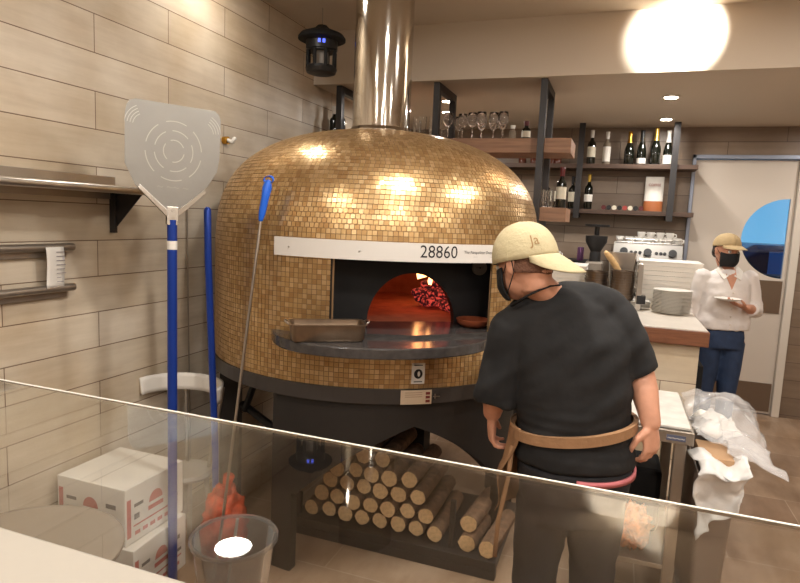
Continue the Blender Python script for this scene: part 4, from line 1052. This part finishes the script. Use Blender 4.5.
# ================================================================ PEOPLE
def W3(px, py, Y):
    v = Rm @ Vector((px-400, 291.5-py, -600)); k = Y/v.y; return Vector((v.x*k, v.y*k, v.z*k+1.62))
def displace(ob, amp, sc, seed=0, rid=False):
    me = ob.data; me.update()
    ns = [v.normal.copy() for v in me.vertices]
    for v, n in zip(me.vertices, ns):
        p = v.co*sc+Vector((seed,seed,0)); h = noise.noise(p)
        if rid: h = (1-abs(noise.noise(p))*2.2)*.6 + noise.noise(p*2.3)*.5
        v.co += n*h*amp
    me.update()
def folds(ob):
    # long soft creases running diagonally over the back, finer ones at the waist
    me = ob.data; me.update(); ns = [v.normal.copy() for v in me.vertices]
    for v, n in zip(me.vertices, ns):
        c = v.co; a = c.x*.8+c.z*.6; b_ = -c.x*.6+c.z*.8
        h = noise.noise(Vector((a*4, b_*15, c.y*5)))*.8 + noise.noise(Vector((a*9+5, b_*24, c.y*8)))*.35
        w_ = max(0, 1-abs(c.z-.95)/.12); h += w_*noise.noise(Vector((c.x*8, c.y*8, c.z*42)))*.8
        v.co += n*(h*.013)
    me.update()
def frame(f, up=Vector((0,0,1))):
    f = Vector(f).normalized(); s = up.cross(f).normalized(); u = f.cross(s); return f, s, u     # forward, left, up
def eRings(q, L, n=36, ex=2.3):
    R = []
    for c, a, b_, sd in L:
        sd = Vector(sd).normalized(); fd = Vector((-sd.y, sd.x, 0)).normalized(); ring = []
        for i in range(n):
            t = 2*PI*i/n; cx_, sx_ = cos(t), sin(t)
            ring.append(Vector(c)+sd*(a*math.copysign(abs(cx_)**(2/ex), cx_))+fd*(b_*math.copysign(abs(sx_)**(2/ex), sx_)))
        R.append(ring)
    return q.rings(R)
def head_union(q, c, f, k=1.0, up=Vector((0,0,1))):
    f, s, u = frame(f, up); R = Matrix((f, s, u)).transposed(); c = Vector(c)
    E = lambda p, r: q.ell(c+R @ Vector(p)*k, [x*k for x in r], R)
    E((-.004,0,.012),(.098,.077,.108)); E((.022,0,-.055),(.068,.058,.062)); E((.045,0,-.095),(.036,.034,.026))
    E((.052,0,-.035),(.046,.055,.050)); E((-.045,0,-.03),(.05,.055,.06))
    E((.080,0,.022),(.022,.050,.014))                               # brow
    q.tube([c+R@Vector((.088,0,.012))*k, c+R@Vector((.104,0,-.022))*k, c+R@Vector((.102,0,-.034))*k], [.008*k,.012*k,.011*k], 10, round_=True)  # nose
    E((.092,.012,-.034),(.010,.008,.007)); E((.092,-.012,-.034),(.010,.008,.007))
    E((.088,0,-.060),(.012,.024,.006)); E((.086,0,-.070),(.012,.020,.007))  # lips
    for s_ in (1,-1):
        R2 = R @ Matrix.Rotation(s_*.35, 3, 'Z'); q.ell(c+R @ Vector((-.008,s_*.079,-.012))*k, (.018*k,.006*k,.031*k), R2)
        q.ell(c+R @ Vector((-.012,s_*.082,.002))*k, (.014*k,.007*k,.016*k), R2)
    return R
def face_parts(parent, c, R, k=1.0):
    c = Vector(c)
    for s_ in (1,-1):
        p = c+R@Vector((.084,s_*.031,-.002))*k
        e_ = MB().ell(p, (.012*k,)*3).build('eye', M['eye'], parent, smooth=True)
        MB().ell(p+R@Vector((.0095,0,0))*k, (.004*k,.0055*k,.0055*k), R).build('iris', M['iris'], e_, smooth=True)
        MB().tube([p+R@Vector((.008,-s_*.014,.019))*k, p+R@Vector((.012,0,.024))*k, p+R@Vector((.004,s_*.017,.019))*k], .0035*k, 8).build('eyebrow', M['hair'], parent, smooth=True)
def mask_parts(parent, c, R, k=1.0):
    c = Vector(c)
    def fn(u, v):
        a = rad(-72+144*u); w_ = v*2-1; z = -.066+.047*w_
        rf = .112-.020*max(0,-w_)**2-.006*abs(w_); rs = .073-.016*max(0,-w_)**1.5
        nose_ = .010*math.exp(-(a/.35)**2)*(1 if w_ > -.2 else .6)
        z -= .012*(1-cos(a))*(-w_); z += .010*math.exp(-(a/.4)**2)*max(0,w_)
        return c+R@Vector((rf*cos(a)**.8+nose_-.004, rs*sin(a)*1.02, z))*k
    m_ = MB().grid(fn, 26, 14).build('face_mask', M['mask'], parent, smooth=True, solid=.003)
    for s_ in (1,-1):
        A, B, E_ = Vector((.034,s_*.068,-.030)), Vector((.034,s_*.064,-.098)), Vector((-.022,s_*.086,-.008))
        MB().tube([c+R@A*k, c+R@Vector((.0,s_*.082,.012))*k, c+R@Vector((-.02,s_*.087,.012))*k, c+R@E_*k, c+R@Vector((-.022,s_*.083,-.035))*k, c+R@B*k], .0018*k, 6).build('ear_loop', M['mask'], m_)
    return m_
def cap_parts(parent, c, f, brimdir, mt_, k=1.0, up=Vector((0,0,1)), drop=.35, blen=.078, rf=.108, rs=.090, ru=.112, zoff=.022, mark=None):
    f, s, u = frame(f, up); R = Matrix((f, s, u)).transposed(); c = Vector(c)
    def fn(a, v):
        t = 2*PI*a; h = v*PI/2; rr_ = cos(h)**.85
        return c+R@Vector((rf*rr_*cos(t)-.004, rs*rr_*sin(t), zoff+(ru-zoff)*sin(h)**.95))*k
    cr = MB().grid(fn, 48, 14).build('cap_crown', mt_, parent, smooth=True, solid=.003)
    bd = Vector(brimdir); bl = R.transposed()@bd; ba = math.atan2(bl.y, bl.x)
    def br(a, v):
        t = ba+rad(-58+116*a); e_ = (a*2-1); ex = blen*(1-abs(e_)**2.6)**.6 if abs(e_) < 1 else 0
        x, y = (rf)*cos(t)-.004, (rs)*sin(t)
        d = Vector((cos(ba), sin(ba), 0)); dr = -drop*ex*v-.010*0 - .018*e_*e_*v - .1*(ex*v)**2/blen
        return c+R@(Vector((x,y,zoff+.004))+d*ex*v+Vector((0,0,dr)))*k
    MB().grid(br, 28, 10).build('cap_brim', mt_, cr, smooth=True, solid=.004)
    MB().ell(c+R@Vector((-.004,0,ru))*k, (.007*k,.007*k,.004*k)).build('cap_button', mt_, cr, smooth=True)
    q = MB()
    for j in range(6):
        a = j/6+1/12; q.tube([fn(a, v/10) + (fn(a, v/10)-c).normalized()*.001 for v in range(10)], .0012*k, 5)
    q.build('cap_seams', mt_, cr)
    return cr, R, fn
def hand_union(q, wr, d, n, sd, k=1.0, curl=.5, spread=.12, thumb=1):
    """wrist, finger direction, palm normal (fingers curl towards it), side the thumb is on"""
    d = Vector(d).normalized(); n = Vector(n); n = (n-d*n.dot(d)).normalized(); sd = Vector(sd); sd = (sd-d*sd.dot(d)-n*sd.dot(n)).normalized()
    wr = Vector(wr)
    q.tube([wr-d*.02*k, wr+d*.015*k, wr+d*.05*k, wr+d*.085*k], [(.027*k,.020*k),(.031*k,.017*k),(.040*k,.016*k),(.040*k,.013*k)], 18, flat=sd, round_=True)
    for i, (o_, L_) in enumerate(((.030,.070),(.010,.080),(-.010,.075),(-.029,.058))):
        p = wr+d*(.086-.004*abs(i-1))*k+sd*o_*k; dirv = (d+sd*(o_*spread/.03)).normalized(); pts = [p-d*.02*k, p]; a = 0
        for seg_, c_ in ((.45,curl*.7),(.30,curl*1.1),(.25,curl*.8)):
            a += c_; dv = dirv*cos(a)+n*sin(a); p = p+dv*L_*seg_*k; pts.append(p)
        q.tube(pts, [.0088*k,.0094*k,.0088*k,.0078*k,.0066*k], 10, round_=True)
    p0 = wr+d*.022*k+sd*.026*k; p1 = p0+(d*.6+sd*.75+n*.35).normalized()*.038*k; p2 = p1+(d*.9+sd*.25+n*.45).normalized()*.030*k; p3 = p2+(d*.95+n*.5).normalized()*.024*k
    q.tube([p0, p1, p2, p3], [.015*k,.012*k,.0105*k,.008*k], 10, round_=True)

# ---------------------------------------------------------------- the cook
CYb = 2.08
sd = Vector((.94,.34,0)).normalized(); fd = Vector((-sd.y, sd.x, 0))
pelv = W3(573,470,CYb); foot_c = Vector((pelv.x, pelv.y, 0))
cook = thing('person', 'cook in black T-shirt and backward beige cap standing with his back turned at the oven', 'person', foot_c)
hc = W3(524.5,262,1.99); hf = Vector((-.80,.50,-.24))
neck = W3(549,296,2.03)
ls, rs_ = W3(512,330,2.00), W3(611,316,2.14)
le, re_ = W3(497,388,1.99), W3(641,374,2.14)
lw, rw = W3(492,414,2.06), W3(651,424,2.08)
hipz = pelv.z
q = MB(); HR = head_union(q, hc, hf)
q.tube([neck+Vector((.03,.01,-.06)), neck, hc+HR@Vector((-.035,0,-.075)), hc+HR@Vector((-.03,0,-.03))], [.062,.055,.052,.055], 16, round_=True)
def arm(q, a, e, w, r=(.058,.047,.044,.032)):
    up_ = a.lerp(e,.5); q.tube([a, up_, e], [r[0],r[1]*1.06,r[2]], 16, round_=True)
    m_ = e.lerp(w,.35); q.tube([e, m_, e.lerp(w,.75), w], [r[2],r[2]*1.02,r[3]*1.12,(r[3],r[3]*.82)], 16, round_=True)
arm(q, ls, le, lw); arm(q, rs_, re_, rw)
# hanging hands: right curled, left relaxed in front of the thigh
hand_union(q, rw, Vector((.10,-.05,-1)), Vector((-.55,.45,-.1)), Vector((-.2,-.95,0)), 1.0, .62)
hand_union(q, lw+Vector((0,.005,-.01)), Vector((-.02,.25,-.9)), Vector((.6,.2,0)), Vector((.3,.9,.2)), 1.0, .6)
C0 = W3(570,400,CYb)
eRings(q, [((pelv.x,pelv.y,hipz-.05),.15,.11,sd),((C0.x,C0.y,C0.z),.17,.12,sd),((C0.x-.02,C0.y,1.22),.15,.10,sd),((neck.x+.04,neck.y+.04,1.33),.10,.055,sd)])
for s_ in (-1,1):
    hp = pelv+sd*(.09*s_)+Vector((0,0,-.06)); kn = pelv+sd*(.10*s_)+fd*.02; kn.z = .44; an = pelv+sd*(.11*s_)-fd*.02; an.z = .09
    q.tube([hp, hp.lerp(kn,.5), kn, kn.lerp(an,.4), an], [.085,.075,.055,.055,.038], 16, round_=True)
    q.tube([an, an+Vector((0,0,-.05))+fd*.02, an+fd*.13+Vector((0,0,-.06))], [.038,.035,.028], 12, round_=True)
body = q.build('body', M['skin'], cook, voxel=.0048, relax=3)
face_parts(cook, hc, HR); mask_parts(cook, hc, HR)
# short hair at the back below the cap
q = MB()
def hairf(u, v):
    a = rad(98+164*u); z = .03-.085*v*(1-.25*abs(2*u-1)); return hc+HR@Vector((.101*cos(a)-.006+.018*v, .080*sin(a), z))
q.grid(hairf, 24, 8).build('hair', mat('cropped hair', srgb(120,84,66), .8, bump=.8, bscale=150), cook, smooth=True, solid=.003)
cf, cs_, cu = frame(Vector((-.85,.42,-.30)))
crown, CR_, cfn = cap_parts(cook, hc, Vector((-.85,.42,-.22)), Vector((.93,-.36,0)), M['cap'], drop=.75, blen=.085, rf=.112, rs=.094, ru=.130, zoff=.006, up=Vector((-.05,0,1)))
vs, fs = text_mesh('Ja', .042)
def onc(x, y):
    a = .43-x*.9; v = .30+y*4.6; p = cfn(a-.0, max(0,v)*.95); return p+(p-hc).normalized()*.0035
# embroidered mark on the side facing the camera, towards the back
def oncap(v):
    ang_ = (.39 + v.x/.62); return (lambda p: p+(p-hc).normalized()*.0032)(cfn(ang_, .26+v.y/.17))
MB().add([oncap(v) for v in vs], fs).build('embroidery', mat('brown thread', srgb(150,120,80), .8), crown)
# neck strap of the apron
q = MB(); nb = neck
pts = []
for k in range(13):
    a = rad(-170+340*k/12) ; 
    pts.append(nb+Vector((-.012,-.0,.012))+sd*(.078*sin(a))-fd*(.072*cos(a))+Vector((0,0,-.05*(1-cos(a))/2-.0)))
pts = [W3(512,306,1.95),W3(519,301,1.925),W3(529,295,1.915),W3(539,290,1.92),W3(549,286,1.945),W3(558,285,2.0),W3(560,284,2.06)]
q.tube(pts, [(.004,.009)]*7, 8, flat=(0,0,1)).build('apron_neck_strap', M['matte_black'], cook, smooth=True)
# T-shirt
q = MB()
top = neck+Vector((.015,.02,-.035))
eRings(q, [((pelv.x,pelv.y,hipz+.040),.196,.152,sd),((pelv.x-.00,pelv.y,hipz+.075),.199,.156,sd),(W3(574,432,CYb),.188,.148,sd),(W3(572,405,CYb),.194,.152,sd),(W3(569,370,CYb),.205,.155,sd),
   (W3(565,340,CYb),.218,.150,sd),(W3(562,318,CYb),.205,.130,sd),(W3(560,303,CYb-.01),.165,.105,sd),(W3(555,294,CYb-.03),.105,.080,sd),(W3(550,289,CYb-.04),.078,.070,sd),(W3(545,285,CYb-.045),.066,.062,sd)], 40, 2.2)
def sleeve(a, e, r0, r1, ext=.02):
    d = (e-a).normalized(); e2 = e+d*ext
    q.tube([a-d*.03, a+d*.02, a.lerp(e,.5), e2], [r0*.85, r0, (r0+r1)/2, r1], 24, round_=False)
    q.ell(a, (r0,r0,r0))
sleeve(ls, le, .078, .070, .055); sleeve(rs_, re_, .080, .066, .0)
q.tube([ls, W3(535,312,2.03), W3(560,310,2.08)], [.074,.085,.09], 20, round_=True)
q.tube([rs_, W3(590,306,2.12), W3(560,308,2.08)], [.078,.085,.09], 20, round_=True)
sh = q.build('t_shirt', M['shirt_black'], cook, voxel=.0075, relax=8)
folds(sh)
# collar ring
pts = [nb+Vector((-.004,.012,-.018))+sd*(.075*cos(2*PI*k/24))+fd*(.070*sin(2*PI*k/24))+Vector((0,0,-.022*sin(2*PI*k/24)-.012*cos(2*PI*k/24))) for k in range(24)]
R = []
for k in range(24):
    p = pts[k]; r_ = (p-nb).normalized(); R.append([p+r_*.004*cos(2*PI*j/8)+Vector((0,0,.011*sin(2*PI*j/8))) for j in range(8)])
MB().rings(R, closed=True).build('collar', M['apron'], cook, smooth=True)
# shirt sleeve mark
q = MB(); vs, fs = text_mesh('o', .05)
# trousers, pink waistband
q = MB()
eRings(q, [((pelv.x,pelv.y,hipz-.16),.165,.135,sd),((pelv.x,pelv.y,hipz-.05),.184,.146,sd),((pelv.x,pelv.y,hipz+.035),.190,.150,sd)])
for s_ in (-1,1):
    hp = pelv+sd*(.088*s_)+Vector((0,0,-.12)); kn = pelv+sd*(.10*s_)+fd*.02; kn.z = .44; an = pelv+sd*(.11*s_)-fd*.02; an.z = .075
    q.tube([hp, hp.lerp(kn,.5), kn, kn.lerp(an,.5), an], [.098,.09,.078,.072,.070], 20)
tr = q.build('trousers', M['pants_black'], cook, voxel=.009, relax=5); displace(tr, .006, 12, 2, True)
R = []
for k in range(31):
    a = rad(-100+105*k/30); tilt = .020*sin(a-.4)
    p = Vector((pelv.x,pelv.y,hipz+.030))+sd*(.203*cos(a))+fd*(.160*sin(a)); r_ = (sd*cos(a)+fd*sin(a)); R.append([p+r_*.004+Vector((0,0,.016+tilt)), p+r_*.005+Vector((0,0,-.014+tilt*.4)), p-r_*.004+Vector((0,0,-.014)), p-r_*.004+Vector((0,0,.016+tilt))])
MB().rings(R).build('pink_waistband', M['pink'], cook, smooth=True)
# apron: waist strap and front panel wrapping round the left hip
R = []
wc_ = W3(572,437,CYb)+Vector((0,0,.045)); rw_ = (.208,.168)
for k in range(72):
    a = 2*PI*k/72; dz = .028*cos(a)
    p = Vector((wc_.x,wc_.y,wc_.z+dz))+sd*(rw_[0]*cos(a))+fd*(rw_[1]*sin(a)); r_ = (sd*cos(a)+fd*sin(a))
    R.append([p+r_*.004+Vector((0,0,.017)), p+r_*.004-Vector((0,0,.017)), p-r_*.012-Vector((0,0,.017)), p-r_*.012+Vector((0,0,.017))])
MB().rings(R, closed=True).build('apron_waist_strap', M['apron'], cook, smooth=True, auto=.8)
def apr(u, v):
    # from his left side (nearest the camera's left) round the front to his right side
    a0, a1 = 204-40*v, 25
    a = rad(a0+(a1-a0)*u); z = wc_.z+.0-.36*v; 
    fl_ = 1+.18*v
    if v < .25 : cut = 0
    return Vector((wc_.x,wc_.y,z))+sd*((rw_[0]+.004)*fl_*cos(a))+fd*((rw_[1]+.01)*fl_*sin(a)) + sd*(.010*sin(v*9)*(u<.1))
ap = MB().grid(apr, 40, 24).build('apron_panel', M['apron'], cook, smooth=True, solid=.003)
displace(ap, .006, 9, 3)
# bib on the chest (front, mostly turned away)
def bib(u, v):
    a = rad(130-80*u); z = wc_.z+.40*v; return Vector((wc_.x-.03*v,wc_.y,z))+sd*(.215*cos(a))+fd*(.172*sin(a))
MB().grid(bib, 12, 12).build('apron_bib', M['apron'], cook, smooth=True, solid=.003)
# hanging apron string on the left hip
a_ = W3(512,446,1.98); MB().tube([a_, a_+Vector((-.005,0,-.12)), a_+Vector((-.03,.0,-.28)), a_+Vector((-.035,.01,-.42))], [(.008,.002)]*4, 8, flat=(1,0,0)).build('apron_string', M['apron'], cook, smooth=True)
for s_ in (-1,1):
    an = pelv+sd*(.11*s_)-fd*.02; q = MB()
    q.tube([Vector((an.x,an.y,.045))-fd*.05, Vector((an.x,an.y,.05)), Vector((an.x,an.y,.042))+fd*.12, Vector((an.x,an.y,.036))+fd*.19], [(.038,.042),(.045,.048),(.045,.040),(.036,.030)], 18, flat=sd, round_=True)
    for i_, v in enumerate(q.v): v.z = max(v.z, .002)
    q.build('shoe', M['matte_black'], cook, smooth=True)

# ---------------------------------------------------------------- the server
wx_, wy_ = .735, 4.72
srv = thing('person', 'server in white shirt, jeans and khaki cap holding a plate beside the swing door', 'person', (wx_, wy_, 0))
hc2 = W3(727,250,4.70); hf2 = Vector((.42,-.90,-.10)); k2 = .93
sd2 = Vector((-.97,-.22,0)).normalized(); fd2 = Vector((.22,-.97,0)).normalized()    # sd2 is her right, which is on the left of the picture
q = MB(); HR2 = head_union(q, hc2, hf2, k2)
nk = Vector((wx_-.005, wy_+.01, 1.375))
q.tube([nk+Vector((0,0,-.06)), nk, hc2+HR2@Vector((-.03,0,-.07))*k2, hc2+HR2@Vector((-.02,0,-.03))*k2], [.062,.050,.048,.048], 16, round_=True)
c2 = Vector((wx_,wy_,0))
RS = c2+sd2*.155+Vector((0,0,1.315)); LS = c2-sd2*.155+Vector((0,0,1.315))
RE = c2+sd2*.20+Vector((0,.04,1.08)); RW = c2+sd2*.21+fd2*.03+Vector((0,0,.86))
LE = c2-sd2*.215+fd2*.00+Vector((0,0,1.09)); LW = W3(738,304,4.72-.17)+Vector((.045,0,-.02))
arm(q, RS, RE, RW, (.045,.038,.036,.025)); arm(q, LS, LE, LW, (.045,.038,.036,.025))
hand_union(q, LW, (W3(727,301,4.50)-LW), Vector((0,0,1)), Vector((0,-1,.1)), .88, .25)
hand_union(q, RW, Vector((0,-.1,-1)), Vector((1,0,0)), Vector((0,-1,0)), .88, .5)
eRings(q, [((wx_,wy_,.88),.15,.105,sd2),((wx_,wy_,1.05),.12,.09,sd2),((wx_,wy_,1.22),.135,.10,sd2),((wx_,wy_,1.33),.10,.06,sd2)])
for s_ in (-1,1):
    hp = c2+sd2*(.085*s_)+Vector((0,0,.86)); kn = c2+sd2*(.08*s_)+fd2*.01+Vector((0,0,.47)); an = c2+sd2*(.075*s_)+Vector((0,0,.08))
    q.tube([hp, hp.lerp(kn,.5), kn, kn.lerp(an,.4), an], [.082,.07,.05,.05,.034], 16, round_=True)
    q.tube([an, an+fd2*.03+Vector((0,0,-.03)), an+fd2*.12+Vector((0,0,-.05))], [.034,.032,.024], 12, round_=True)
q.build('body', M['skin_dark'], srv, voxel=.0055, relax=2)
face_parts(srv, hc2, HR2, k2); mask_parts(srv, hc2, HR2, k2)
cap_parts(srv, hc2, Vector((.48,-.87,.04)), Vector((.48,-.87,0)), M['cap_dark'], k2, drop=.28, blen=.080, rf=.106, rs=.088, ru=.124, zoff=.028)
q = MB()
def hair2(u, v):
    a = rad(92+176*u); z = .045-(.11-.05*abs(2*u-1))*v; return hc2+HR2@Vector(((.100)*cos(a)-.008, (.083)*sin(a), z))*k2
q.grid(hair2, 30, 8).build('hair', M['hair'], srv, smooth=True, solid=.008)
hb = hc2+HR2@Vector((-.115,0,-.035))*k2
MB().ell(hb, (.035,.04,.04)).build('hair_bun', M['hair'], srv, smooth=True)
# white shirt
q = MB()
eRings(q, [((wx_,wy_,.955),.175,.125,sd2),((wx_,wy_,1.00),.182,.130,sd2),((wx_,wy_,1.08),.165,.122,sd2),((wx_,wy_,1.20),.160,.118,sd2),((wx_,wy_,1.28),.160,.104,sd2),((wx_,wy_,1.34),.115,.08,sd2),((wx_,wy_,1.372),.062,.058,sd2)])
for a,e in ((RS,RE),(LS,LE)):
    d = (e-a).normalized(); q.tube([a-d*.02,a.lerp(e,.5),e,e+d*.01],[.056,.053,.050,.048],18); q.ell(a,(.054,.054,.054))
    w_ = RW if a is RS else LW
    q.tube([e, e.lerp(w_,.45)], [.048,.046], 18, round_=False); q.ell(e,(.048,.048,.048))
ws = q.build('white_shirt', M['shirt_white'], srv, voxel=.008, relax=5); displace(ws, .006, 12, 6, True)
# collar, open neck and button strip
fr = lambda x, z, o=.0: c2+Vector((0,0,z))-sd2*x+fd2*(.118+o)
q = MB()
for s_ in (-1,1):
    q.add([nk-sd2*(s_*.056)+fd2*.02+Vector((0,0,.028)), nk-sd2*(s_*.088)+fd2*.055+Vector((0,0,-.012)), nk-sd2*(s_*.056)+fd2*.118+Vector((0,0,-.070)), nk-sd2*(s_*.018)+fd2*.100+Vector((0,0,-.045))], [(0,1,2,3)])
q.build('collar', M['white'], srv, solid=.004)
q = MB().add([nk+fd2*.128+Vector((0,0,-.135)), nk-sd2*.032+fd2*.108+Vector((0,0,-.058)), nk-sd2*.036+fd2*.060+Vector((0,0,.0)), nk+sd2*.036+fd2*.060+Vector((0,0,.0)), nk+sd2*.032+fd2*.108+Vector((0,0,-.058))], [(0,1,4),(1,2,3,4)])
q.build('open_neckline', M['skin_dark'], srv, solid=.004)
q = MB()
for i in range(5): q.ell(fr(.004, 1.22-.055*i, .012), (.006,.006,.006))
q.build('buttons', M['frame_white'], srv)
q = MB()
eRings(q, [((wx_,wy_,.82),.150,.118,sd2),((wx_,wy_,.90),.155,.118,sd2),((wx_,wy_,.975),.140,.108,sd2)])
for s_ in (-1,1):
    hp = c2+sd2*(.078*s_)+Vector((0,0,.86)); kn = c2+sd2*(.078*s_)+fd2*.01+Vector((0,0,.47)); an = c2+sd2*(.075*s_)+Vector((0,0,.10))
    q.tube([hp, hp.lerp(kn,.5), kn, kn.lerp(an,.5), an], [.090,.080,.060,.054,.044], 18)
q.build('jeans', M['jeans'], srv, voxel=.009, relax=3)
for s_ in (-1,1):
    an = c2+sd2*(.075*s_); q = MB().tube([Vector((an.x,an.y,.04))-fd2*.05, Vector((an.x,an.y,.045)), Vector((an.x,an.y,.036))+fd2*.11, Vector((an.x,an.y,.032))+fd2*.17], [(.03,.036),(.038,.042),(.038,.034),(.03,.026)], 16, flat=sd2, round_=True)
    for v in q.v: v.z = max(v.z, .002)
    q.build('shoe', M['matte_black'], srv, smooth=True)
pp_ = W3(728,300,4.50)
plate((pp_.x, pp_.y, pp_.z-.004), 'small white plate held in the hand of the server', None, .085)

# ================================================================ RENDER LOOK
S.view_settings.view_transform = 'Standard'; S.view_settings.look = 'None'; S.view_settings.exposure = -0.12; S.view_settings.gamma = 1
S.view_settings.use_curve_mapping = False
S.cycles.max_bounces = 12; S.cycles.transparent_max_bounces = 12; S.cycles.transmission_bounces = 10; S.cycles.glossy_bounces = 6; S.cycles.diffuse_bounces = 5
S.cycles.sample_clamp_indirect = 6; S.cycles.caustics_reflective = False; S.cycles.caustics_refractive = False
S.cycles.use_denoising = True
for _o in bpy.data.objects:
    if 'label' in _o and not (4 <= len(_o['label'].split()) <= 16): print('LABEL', _o.name, len(_o['label'].split()), _o['label'])
